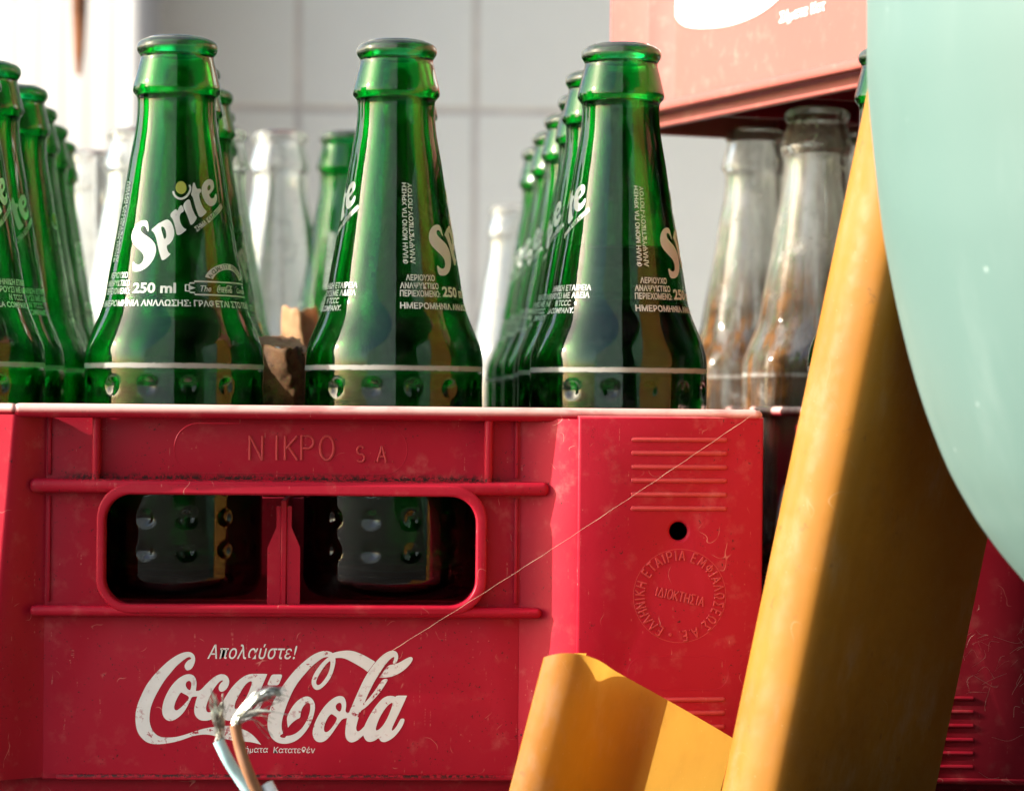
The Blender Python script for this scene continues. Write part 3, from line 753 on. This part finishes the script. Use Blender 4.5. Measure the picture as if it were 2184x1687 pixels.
# printed label, drawn flat: s = angle * R0 and z in metres, then wrapped on the glass
R0 = .020
class Label:
    def __init__(s): s.V, s.F, s.M = [], [], []
    def add(s, v, f, mi=0, lift=0):
        b = len(s.V); s.V += [(p[0], p[1], lift) for p in v]; s.F += [tuple(i + b for i in q) for q in f]; s.M += [mi] * len(f)
    def text(s, t, th0, y, hpx, th1=None, wmm=None, bold=.02, shear=0, rot=0, mi=0, lift=0):
        z = z_of(y); k = R0 / rad_at(z); h = hpx / K / 1000
        w = R_(th1 - th0) * R0 / k if th1 is not None else (wmm / 1000 if wmm else None)
        v, f = text_geo(t, h, w, shear, bold)
        c, sn = math.cos(rot), math.sin(rot)
        s.add([(R_(th0) * R0 + (p[0] * c - p[1] * sn) * k, z + p[0] * sn + p[1] * c) for p in v], f, mi, lift)
    def poly(s, polys, mi=0, lift=0): s.add(*curve_geo(polys), mi, lift)
    def stroke(s, pts, w, mi=0, lift=0, closed=False):
        n = len(pts); L, Rr = [], []
        for i, p in enumerate(pts):
            a = pts[i - 1] if (i or closed) else p; b = pts[(i + 1) % n] if (i + 1 < n or closed) else p
            tx, ty = b[0] - a[0], b[1] - a[1]; q = math.hypot(tx, ty) or 1
            L.append((p[0] - ty / q * w / 2, p[1] + tx / q * w / 2)); Rr.append((p[0] + ty / q * w / 2, p[1] - tx / q * w / 2))
        v = L + Rr; m = n if closed else n - 1
        s.add(v, [(i, (i + 1) % n, n + (i + 1) % n, n + i) for i in range(m)], mi, lift)
    def mesh(s, name, mats):
        bm = bmesh.new()
        vs = [bm.verts.new(p) for p in s.V]
        for q, mi in zip(s.F, s.M):
            try: fc = bm.faces.new([vs[i] for i in q]); fc.material_index = mi
            except ValueError: pass
        smin = min(p[0] for p in s.V); smax = max(p[0] for p in s.V)
        x = smin + .001
        while x < smax:
            bmesh.ops.bisect_plane(bm, geom=bm.verts[:] + bm.edges[:] + bm.faces[:], plane_co=(x, 0, 0), plane_no=(1, 0, 0)); x += .0015
        z = .07
        while z < .15:
            bmesh.ops.bisect_plane(bm, geom=bm.verts[:] + bm.edges[:] + bm.faces[:], plane_co=(0, z, 0), plane_no=(0, 1, 0)); z += .0025
        for v in bm.verts:
            th = v.co.x / R0; z = v.co.y; r = rad_at(z) + .00014 + v.co.z
            v.co = (r * math.sin(th), -r * math.cos(th), z)
        bmesh.ops.triangulate(bm, faces=bm.faces[:])
        me = bpy.data.meshes.new(name); bm.to_mesh(me); bm.free()
        for m in mats: me.materials.append(m)
        me.polygons.foreach_set('use_smooth', [True] * len(me.polygons))
        return me
def sp_pt(p):
    """traced point on the second front bottle -> (s, z)"""
    x = (360 + .2964 * p[0]) * .63194; y = (560 + .2964 * p[1]) * .63194
    z = z_of(y); xc = 372 + (780 - y) * .0088; r = rad_at(z) * 1000 * K * 1.008
    return (math.asin(max(-.985, min(.985, (x - xc) / r))) * R0, z)
SPR = [
 ([(520,645),(460,640),(400,665),(350,730),(325,820),(340,890),(390,950),(450,1000),(480,1050),(470,1110),(430,1150),(385,1140),(352,1098),(342,1218),(400,1230),(460,1215),(530,1170),(590,1090),(620,1000),(610,920),(560,855),(490,810),(440,770),(435,725),(460,700),(495,715),(515,768),(532,776)], []),
 ([(552,755),(600,715),(645,672),(660,672),(690,650),(740,630),(780,660),(810,730),(820,800),(800,870),(760,920),(735,925),(737,970),(760,1020),(790,1022),(688,1115),(665,1050),(640,960),(620,860),(590,780)], [[(665,725),(685,710),(715,740),(730,800),(725,850),(705,860),(690,810)]]),
 ([(757,580),(832,505),(845,545),(868,482),(898,462),(925,540),(880,560),(870,620),(890,690),(930,740),(960,742),(848,832),(830,740),(805,640)], []),
 ([(897,462),(978,380),(1000,480),(1040,580),(1068,606),(998,710),(975,640),(945,560)], []),
 ([(1010,215),(1030,198),(1046,250),(1060,280),(1095,268),(1108,300),(1076,335),(1100,430),(1140,510),(1175,532),(1093,615),(1060,540),(1030,440),(1015,370),(990,348),(1006,300)], []),
 ([(1185,150),(1140,180),(1110,240),(1105,310),(1130,390),(1160,440),(1200,470),(1240,455),(1270,400),(1272,340),(1255,308),(1245,360),(1215,380),(1190,350),(1185,330),(1215,300),(1240,250),(1235,190),(1215,155)], [[(1185,215),(1205,235),(1200,270),(1175,295),(1165,255)]]),
]
def draw_label(halves):
  lab = Label()
  for half in halves:
      ds = half * math.pi * R0
      for outl, holes in (SPR[4:] if half else SPR):
          lab.poly([chaikin([(sp_pt(q)[0] + ds, sp_pt(q)[1]) for q in p], 2) for p in [outl] + holes])
      arc = spline([(*[c for c in (sp_pt(q)[0] + ds, sp_pt(q)[1])], 0) for q in ((798,310),(810,350),(845,385),(890,395),(940,370),(975,320),(988,270),(975,235))], 4)
      lab.stroke([(p.x, p.y) for p in arc], .00075)
      c0 = sp_pt((885, 268)); lab.poly([circ(c0[0] + ds, c0[1], .0021, 20)], 2)
      a, b = sp_pt((1062, 765)), sp_pt((1330, 470))
      rot = math.atan2(b[1] - a[1], (b[0] - a[0])); L_ = math.hypot(b[0] - a[0], b[1] - a[1])
      v, f = text_geo('ΣΗΜΑ ΚΑΤΑΤΕΘΕΝ', .0016, L_, 0, .03); c_, s_ = math.cos(rot), math.sin(rot)
      lab.add([(a[0] + ds + p[0] * c_ - p[1] * s_, a[1] + p[0] * s_ + p[1] * c_) for p in v], f)
      d = 180 * half
      if half == 0:
          for t, th in (('ΦΙΑΛΗ ΜΟΝΟ ΓΙΑ ΧΡΗΣΗ', -64.5), ('ΑΝΑΨΥΚΤΙΚΟΥ-ΠΟΤΟΥ', -58)):
              lab.text(t, th + d, 561, 11, wmm=26.3, bold=.025, rot=R_(90))
          lab.text('ΑΕΡΙΟΥΧΟ', -67 + d, 596, 12, -40 + d, bold=.03)
          lab.text('ΑΝΑΨΥΚΤΙΚΟ', -72 + d, 613, 12, -36.5 + d, bold=.03)
          lab.text('ΠΕΡΙΕΧΟΜΕΝΟ:', -72 + d, 630, 12.5, -35.5 + d, bold=.03)
          lab.text('250 ml', -33 + d, 628, 21, 4.7 + d, bold=.035)
          lab.text('ΗΜΕΡΟΜΗΝΙΑ ΑΝΑΛΩΣΗΣ: ΓΡΑΦΕΤΑΙ ΣΤΟ ΠΩΜΑ', -72, 656, 12.5, 91, bold=.03)
          q = lambda th, y: (R_(th) * R0, z_of(y))
          # arrow shaped panel under an arch
          pan = [q(20, 603), q(20, 607), q(16, 607), q(16, 611), q(12.5, 611), q(12.5, 624), q(16, 624), q(16, 627), q(20, 627), q(20, 631), q(92, 631), q(92, 603)]
          lab.stroke(pan, .0005, closed=True)
          lab.poly([[q(15, 611.5), q(15, 622.5), q(21, 617)]])
          arcp = lambda rr, n=20, a0=18, a1=162: [(R_(56) * R0 + rr * math.cos(R_(a0 + (a1 - a0) * i / n)) * 1.18, z_of(607) + rr * .82 * math.sin(R_(a0 + (a1 - a0) * i / n))) for i in range(n + 1)]
          lab.poly([arcp(.0082) + arcp(.0058)[::-1]])
          tx = 'A QUALITY PRODUCT'
          for i, ch in enumerate(tx):
              if ch == ' ': continue
              an = R_(155 - 130 * i / (len(tx) - 1)); v, f = text_geo(ch, .0014, None, 0, .01, 'CENTER'); ro = an - math.pi / 2
              bx, bz = R_(56) * R0 + .0063 * math.cos(an) * 1.18, z_of(607) + .0063 * .82 * math.sin(an)
              lab.add([(bx + p[0] * math.cos(ro) - p[1] * math.sin(ro), bz + p[0] * math.sin(ro) + p[1] * math.cos(ro)) for p in v], f, 1, .00005)
          lab.text('The', 25, 624, 13, 35, bold=.01, shear=.3)
          k = .098 * .78
          lab.add([(R_(50) * R0 + x * k, z_of(617) + y * k * 1.15) for x, y, z in LV], LF)
          lab.text('Company', 66, 624, 11, 90, bold=.01, shear=.3)
      else:
          for t, y, e in (('ΛΗΝΙΚΗ ΕΤΑΙΡΕΙΑ', 612, -109), ('ΑΡΟΥΣΙ ΜΕ ΑΔΕΙΑ', 628, -110), ('Ν TCCC', 644, -128), ('LA COMPANY.', 660, -123)):
              n_ = len(t); lab.text(t, e - n_ * 3.6, y, 12, e, bold=.03)
  return lab.mesh('printed_label', [M_ink, M_inkdark, M_inkyel])
ME_label = draw_label((0, 1)); ME_labelA = draw_label((0,))
ME_hi = bottle_mesh('glass_body', 196, 1, M_green)
ME_lo = bottle_mesh('glass_body', 72, 0, M_green)
ME_cl = bottle_mesh('glass_body', 72, 0, M_clear)
ME_cd = bottle_mesh('glass_body', 96, 0, M_clearD)

BZ = RIM - ZB0 / 1000
def place(me, px, Y, rot, label, group, name='glass_bottle', labelled=True, lm=None, z=BZ, py=780, sc=1.0):
    w = P(px, py, Y)
    r = empty(name, (w.x, Y, z), R_(rot)); r.scale = (sc, sc, sc)
    lk(bpy.data.objects.new('glass_body', me), r)
    if labelled: lk(bpy.data.objects.new('printed_label', lm or ME_label), r)
    return tag(r, label, 'bottle', group)
ROW = .0735
GA = 'green bottles standing in the front crate'
Y0 = .043
bot = {}
bot['a0'] = place(ME_hi, -97, Y0, 206, 'green glass bottle cut off by the left edge of the picture, front row', GA)
bot['b0'] = place(ME_hi, 372, Y0, 0, 'green glass bottle in the front row with its whole slanted white logo showing', GA, lm=ME_labelA)
bot['c0'] = place(ME_hi, 840, Y0, 76, 'middle green bottle of the front row, dusty shoulder, over the hand hole', GA)
bot['d0'] = place(ME_hi, 1319, Y0, 80, 'green front-row bottle before the pale pink crate, dark liquid inside', GA)
W_ = ('directly behind', 'two places behind', 'three places behind', 'four places behind', 'five places behind')
def lipx(px, n): return px - (690 / (1 + .08 * n)) * .009     # lip column -> body column (picture is rolled)
for key, front, items in (
    ('a', 'the bottle cut by the left edge', ((1, -36, 203), (2, 27, 250), (3, 52, 330), (4, 80, 300), (5, 101, 20))),
    ('b', 'the front bottle with the whole logo', ((1, 390, 60), (2, 423, 74), (3, 432, 20), (5, 448, 100))),
    ('c', 'the dusty middle front bottle', ((1, 848, 75), (2, 838, 80), (3, 834, 10), (4, 826, 60), (5, 818, 60))),
    ('d', 'the front bottle before the pink crate', ((1, 1285, 65), (2, 1264, 80), (3, 1229, 65), (4, 1200, 72), (5, 1174, 80)))):
    for n, px, rot in items:
        bot[key + str(n)] = place(ME_hi if n < 2 else ME_lo, lipx(px, n), Y0 + n * ROW, rot, f'green glass bottle {W_[n - 1]} {front}', GA)
GC = 'clear bottles out of focus in the background'
def fY(f): return CAM.y + .92 / f
place(ME_cl, 457, Y0 + 4 * ROW, 0, 'clear bottle peeping out right of the necks behind the whole-logo bottle', GC, labelled=False)
place(ME_cl, 593, fY(.685), 0, 'clear bottle in the gap between the two front bottles, spark on its lip', GC, labelled=False, z=BZ + .006, sc=1.03)
place(ME_cl, 284, fY(.685), 0, 'clear bottle half hidden by the left flank of the whole-logo bottle', GC, labelled=False, z=BZ + .006, sc=1.03)
place(ME_cl, 192, fY(.665), 0, 'clear bottle between the left-hand green column and the whole-logo bottle', GC, labelled=False, z=BZ + .004)
place(ME_cl, 1088, fY(.555), 0, 'pale distant bottle beside the receding right-hand green column', GC, labelled=False)
place(ME_lo, 737, fY(.685), 40, 'blurred green bottle just left of the middle front bottle', 'green bottles behind the front crate', z=BZ + .006, sc=1.03)
GD = 'bottles standing in the right-hand crate'
ZBB = BZ + .0015
place(ME_cd, 1738, fY(.825), 0, 'dirty clear bottle with brown residue beside the yellow channel, under the pink crate', GD, labelled=False, z=ZBB)
place(ME_cd, 1606, fY(.765), 120, 'dirty clear bottle with brown streaks, farther left under the pink crate', GD, labelled=False, z=ZBB)
place(ME_hi, 1909, Y0 + .006, 160, 'green bottle whose neck shows between the pink crate and the teal tub', GD, z=ZBB)
for px, f_ in ((2010, .825), (1840, .755), (1960, .75)):
    place(ME_cd, px, fY(f_), 30, 'dirty clear bottle hidden behind the yellow channel and the teal tub', GD, labelled=False, z=ZBB)

# dark water standing in one bottle
def water():
    n = N('murky_water'); g = n.n('ShaderNodeBsdfGlass'); g.inputs['IOR'].default_value = 1.33
    va = n.n('ShaderNodeVolumeAbsorption'); n.put(va.inputs[0], (.55, .62, .30)); va.inputs[1].default_value = 55
    n.t.links.new(va.outputs[0], n.out.inputs[1]); return n.surf(g)
M_water = water()
zl = z_of(516); prof = [(.0077, .0001), (.0075, RB - .0115), (.0090, RB - .0065), (.0125, RB - .0054), (.02, RB - .0041), (.05, RB - .0039)]
prof += [(z, rad_at(z) - .0037) for z in [.0767 + (zl - .0767) * i / 24 for i in range(25)]] + [(zl, .0001)]
v, f = [], []; sg = 72
for z, r in prof:
    for k in range(sg): v.append((r * math.sin(2 * math.pi * k / sg), -r * math.cos(2 * math.pi * k / sg), z))
for i in range(len(prof) - 1):
    for k in range(sg): f.append((i * sg + k, i * sg + (k + 1) % sg, (i + 1) * sg + (k + 1) % sg, (i + 1) * sg + k))
f.append(tuple(range(sg))[::-1]); f.append(tuple((len(prof) - 1) * sg + k for k in range(sg)))
mesh_obj('liquid', v, f, M_water, bot['d0'])

# ------------------------------------------------------------------ dead leaves between the bottles
def leaf(name, corners, mat, label, curl=.006, seed=0, n=22):
    """curled leaf blade through four picture-space corners (bottom-left, bottom-right, top-right, top-left), each (px, py, Y)"""
    c = [P(*k) for k in corners]; rnd = random.Random(seed); v, f = [], []
    nrm = (c[1] - c[0]).cross(c[3] - c[0]).normalized()
    for j in range(n + 1):
        t = j / n
        for i in range(n + 1):
            s = i / n
            wv = .08 * math.sin(7 * t + seed) + .03 * math.sin(11 * t + 2 * seed)
            s2 = .5 + (s - .5) * (1 + wv)
            t2 = t + (.03 * math.sin(5 * s + seed) + .012 * math.sin(19 * s)) * t
            p = (c[0] * (1 - s2) + c[1] * s2) * (1 - t2) + (c[3] * (1 - s2) + c[2] * s2) * t2
            p += nrm * (curl * (math.sin(math.pi * s) * (.4 + .6 * t) + .35 * math.sin(5 * s + 3 * t + seed)) + .0012 * mnoise.noise(Vector((s * 9, t * 9, seed))))
            v.append(tuple(p))
    for j in range(n):
        for i in range(n): a = j * (n + 1) + i; f.append((a, a + 1, a + n + 2, a + n + 1))
    o = mesh_obj(name, v, f, mat)
    md = o.modifiers.new('thickness', 'SOLIDIFY'); md.thickness = .0005
    return tag(o, label, 'dead leaf', 'dead leaves caught among the bottles')
leaf('dead_leaf', [(548, 905, .095), (668, 905, .10), (652, 745, .10), (556, 735, .095)], M_leafA, 'dark brown curled leaf standing between the two front bottles', .009, 3)
leaf('dead_leaf', [(520, 742, .100), (660, 752, .100), (640, 722, .145), (536, 728, .140)], M_leafB, 'tan leaf edge lying flat on top of the dark curled leaf', .002, 5)
leaf('dead_leaf', [(590, 900, .30), (720, 900, .30), (672, 655, .31), (604, 660, .30)], M_leafB, 'large tan leaf out of focus behind the dark curled leaf', .012, 8)
leaf('dead_leaf', [(520, 800, .21), (585, 800, .21), (556, 690, .22), (538, 675, .21)], M_leafB, 'small orange leaf tip against the right flank of the whole-logo bottle', .004, 11)
leaf('dead_leaf', [(170, 800, .52), (300, 800, .52), (275, 640, .53), (190, 645, .52)], M_leafB, 'tan blurred leaf behind the clear bottles at the left', .01, 13)
v, f = [], []
ctr = P(612, 866, .105)
bm = bmesh.new(); bmesh.ops.create_icosphere(bm, subdivisions=5, radius=1)
for q in bm.verts:
    p = q.co.copy(); k = 1 + .22 * mnoise.noise(p * 2.2) + .12 * mnoise.noise(p * 7) + .06 * mnoise.noise(p * 19)
    q.co = Vector((ctr.x + p.x * .012 * k, .105 + p.y * .011 * k, ctr.z - .018 + p.z * .030 * k))
v, f = bm_geo(bm)
tag(mesh_obj('leaf_litter', v, f, M_moss), 'clump of mossy brown leaf litter wedged below the dark curled leaf', 'leaf litter')

# ------------------------------------------------------------------ yellow channels
def channel(name, nodes_plan, lean, ztop, ybase, label, nt_=44, taper=0.0, leany=0.0, mat=M_yel):
    """bent plastic strip: plan points (x, y, ztop) metres; lean = shift in x per metre of height above the lens"""
    pl = spline([(x, y, 0) for x, y in nodes_plan], 10); v, f = [], []
    tp = spline([(y, 0, 0) for y in ztop], 10) if isinstance(ztop, list) else None
    ns = len(pl)
    for i, p in enumerate(pl):
        zt = P(1300, tp[i].x, p.y).z if tp else ztop(i / (ns - 1), p)
        for j in range(nt_ + 1):
            z = .0005 + (zt - .0005) * j / nt_; h = z - RIM
            v.append((p.x * (1 - taper * h) + lean * h, p.y + leany * h, z))
    m = nt_ + 1
    for i in range(ns - 1):
        for j in range(nt_): f.append((i * m + j, (i + 1) * m + j, (i + 1) * m + j + 1, i * m + j + 1))
    o = mesh_obj(name, v, f, mat)
    return o
# short one: cut slantwise, bend to the front left
Ys = -.0695
def X_(px, Y): return P(px, 868, Y).x
lean_s = .25
# plan positions are given at lens height: picture column at row y goes back along the lean
def plan_s(px, py, Y):
    w = P(px, py, Y); return (w.x - lean_s * (w.z - RIM), Y)
pts_s = [plan_s(1252, 1388, Ys + .0385), plan_s(1214, 1390, Ys + .0190), plan_s(1162, 1400, Ys + .0075), plan_s(1172, 1399, Ys + .0038), plan_s(1202, 1394, Ys + .0008), plan_s(1236, 1396, Ys), plan_s(1262, 1403, Ys + .0024), plan_s(1286, 1413, Ys + .0078), plan_s(1320, 1435, Ys + .0182), plan_s(1420, 1490, Ys + .039), plan_s(1566, 1572, Ys + .069)]
tops = [1393, 1394, 1403, 1398, 1393, 1395, 1402, 1413, 1435, 1490, 1574]
ch_s = channel('yellow_channel', pts_s, lean_s, tops, 0, '')
tag(ch_s, 'short bent yellow plastic channel with a slanting cut top, in front of the red crate', 'plastic channel', 'yellow plastic channels leaning at the crates')
Yt = -.090
lean_t = .200
def plan_t(px, Y):
    w = P(px - 6, 1100, Y); return (w.x - lean_t * (w.z - RIM), Y)
pts_t = [plan_t(1775, Yt + .085), plan_t(1722, Yt + .045), plan_t(1668, Yt + .018), plan_t(1694, Yt + .0080), plan_t(1744, Yt + .0018), plan_t(1796, Yt), plan_t(1836, Yt + .0075), plan_t(1874, Yt + .019), plan_t(1965, Yt + .046), plan_t(2122, Yt + .084)]
ch_t = channel('yellow_channel', pts_t, lean_t, lambda t, p: RIM + .165, 0, '', 60, .0, 0, M_yelT)
tag(ch_t, 'tall bent yellow plastic channel leaning right, partly behind the teal tub', 'plastic channel', 'yellow plastic channels leaning at the crates')

# ------------------------------------------------------------------ teal tub
Yd = -.150
dep = Yd - CAM.y
sil = [(-300, 1867), (0, 1867), (130, 1868), (230, 1875), (330, 1885), (470, 1901), (560, 1916), (660, 1936), (760, 1960), (850, 1986), (930, 2014), (1010, 2047), (1080, 2084), (1140, 2121), (1225, 2186), (1320, 2275), (1420, 2390), (1530, 2550), (1620, 2720)]
AX = P(1867, 300, Yd).x + .150
prof = [(P(x, y, Yd).z, AX - P(x, y, Yd).x) for y, x in sil]
prof = [(z, max(.02, r)) for z, r in prof]
zb = prof[-1][0]
prof += [(zb - .004, prof[-1][1] * .97), (.002, prof[-1][1] * .92), (0.0, prof[-1][1] * .88), (0.0, .0005)]
prof = [(z, r) for z, r in prof if z >= 0]
sp = spline([(r, z, 0) for z, r in prof[:-3]], 5)
prof2 = [(p.y, p.x) for p in sp] + prof[-3:]
ztop = prof2[0][0]
inner = [(z + (.003 if r < .05 else 0), max(.0004, r - .003)) for z, r in prof2[:-2]][::1]
ringp = prof2[::-1] + [(ztop + .002, prof2[0][1] - .0006), (ztop + .002, prof2[0][1] - .0024)] + inner
v, f = [], []; sg = 128
for z, r in ringp:
    for k in range(sg): v.append((r * math.cos(2 * math.pi * k / sg), r * math.sin(2 * math.pi * k / sg), z))
for i in range(len(ringp) - 1):
    for k in range(sg): f.append((i * sg + k, i * sg + (k + 1) % sg, (i + 1) * sg + (k + 1) % sg, (i + 1) * sg + k))
f.append(tuple((len(ringp) - 1) * sg + k for k in range(sg)))
tub = mesh_obj('teal_tub', v, f, M_teal); tub.location = (AX, Yd, 0)
tag(tub, 'big round-bottomed teal plastic tub, out of focus at the right edge', 'tub')

# ------------------------------------------------------------------ stripped electric wires
Yc = -.092
cable = empty('stripped_cable', (P(560, 1687, Yc).x, Yc, 0))
tag(cable, 'frayed electric cable with stripped brown and pale blue wires before the logo', 'cable')
inv = Vector(cable.location)
def wpts(lst): return [Vector(P(x, y, Y)) - inv for x, y, Y in lst]
def insul(name, lst, rad, mat):
    s = spline(wpts(lst), 8); b = MB().add(*tube(s, rad, 20))
    return b.build(name, mat, cable)
base = P(700, 1900, Yc)
w1 = insul('brown_wire', [(690, 1880, Yc + .004), (618, 1780, Yc + .002), (556, 1700, Yc), (527, 1640, Yc - .001), (511, 1590, Yc), (502, 1545, Yc)], .00160, M_brown)
w2 = insul('blue_wire', [(694, 1884, Yc + .008), (610, 1790, Yc + .007), (540, 1700, Yc + .006), (505, 1650, Yc + .006), (482, 1612, Yc + .005), (466, 1579, Yc + .005)], .00165, M_blue)
w3 = insul('white_wire', [(700, 1884, Yc + .001), (640, 1790, Yc), (596, 1722, Yc), (568, 1672, Yc + .002)], .0020, M_wwire)
MB().add(*tube(spline([Vector(P(690, 1882, Yc + .004)) - inv, Vector(P(716, 1905, Yc + .004)) - inv, Vector((P(760, 1905, Yc).x + .01, Yc - .004, .0052)) - inv, Vector((P(760, 1905, Yc).x + .20, Yc - .05, .0052)) - inv], 10), .0048, 20)).build('cable_sheath', M_wwire, cable)
def strands(name, parent, start, paths, nn, seed, spread, rad=.00011):
    rnd = random.Random(seed); b = MB()
    for k in range(nn):
        pth = rnd.choice(paths); o_ = Vector((rnd.gauss(0, 1), rnd.gauss(0, 1), rnd.gauss(0, 1)))
        ln = rnd.uniform(.78, 1.06); q = []
        m = len(pth)
        for i, (x, y, Y) in enumerate(pth):
            t = i / (m - 1)
            if t > ln: break
            w = P(x, y, Y) - inv
            w += o_ * (.00035 + spread * t ** 1.6) + Vector((math.sin(t * 9 + k), math.cos(t * 9 + k), 0)) * .00045 * (1 - .4 * t)
            q.append(w)
        if len(q) > 2: b.add(*tube(spline(q, 3), rad * rnd.uniform(.8, 1.25), 5))
    return b.build(name, M_strand, parent, 60)
def path(*p):
    s = spline([Vector((a, b, c)) for a, b, c in p], 4); return [(q.x, q.y, q.z) for q in s]
strands('bare_strands', w1, None, [path((502, 1548, Yc), (507, 1530, Yc), (524, 1509, Yc - .001), (548, 1486, Yc - .002), (573, 1472, Yc - .002), (602, 1474, Yc - .001)), path((502, 1548, Yc), (508, 1528, Yc), (528, 1505, Yc), (556, 1484, Yc - .001), (580, 1477, Yc), (607, 1482, Yc))], 75, 2, .0006)
strands('stray_strands', w1, None, [path((504, 1546, Yc), (516, 1530, Yc), (535, 1524, Yc), (565, 1518, Yc - .002), (608, 1526, Yc - .003)), path((504, 1546, Yc), (520, 1526, Yc), (545, 1520, Yc), (570, 1505, Yc), (596, 1502, Yc)), path((504, 1546, Yc), (522, 1534, Yc), (545, 1530, Yc), (568, 1552, Yc), (586, 1572, Yc))], 13, 5, .0010, .00013)
strands('bare_strands', w2, None, [path((468, 1584, Yc + .005), (466, 1560, Yc + .005), (461, 1535, Yc + .004), (457, 1510, Yc + .004), (452, 1480, Yc + .004)), path((470, 1584, Yc + .005), (470, 1560, Yc + .005), (468, 1530, Yc + .004), (472, 1505, Yc + .003), (473, 1484, Yc + .003)), path((468, 1584, Yc + .005), (474, 1556, Yc + .005), (476, 1530, Yc + .004), (466, 1505, Yc + .003), (464, 1480, Yc + .003))], 48, 9, .0007)

# ------------------------------------------------------------------ spider threads
th = MB()
a, b = P(1622, 873, -.004), P(812, 1402, -.006)
q = [a.lerp(b, i / 40) + Vector((0, 0, -.0011 * math.sin(math.pi * i / 40) + .0001 * math.sin(i * 2.1))) for i in range(41)]
th.add(*tube(q, [.000052 + .00004 * (i % 7 == 3) for i in range(41)], 6))
tag(th.build('spider_thread', M_silk), 'long fine spider thread slanting across the front of the red crate', 'spider thread', 'spider threads')
th = MB()
rnd = random.Random(4)
for k in range(34):
    x, y = rnd.uniform(2055, 2184), rnd.triangular(1290, 1660, 1420)
    p0 = P(x, y, -.0025); an = rnd.uniform(-.5, 1.4); ln = rnd.uniform(.002, .011)
    p1 = p0 + Vector((math.cos(an), 0, math.sin(an))) * ln; md_ = (p0 + p1) / 2 + Vector((rnd.gauss(0, .0012), rnd.uniform(-.0004, .0008), rnd.gauss(0, .0012)))
    th.add(*tube(spline([p0, md_, p1], 5),   .000026 * rnd.uniform(.7, 2.0), 5))
tag(th.build('cobweb', M_silk), 'tangle of dusty cobweb on the shaded crate at the lower right', 'cobweb')
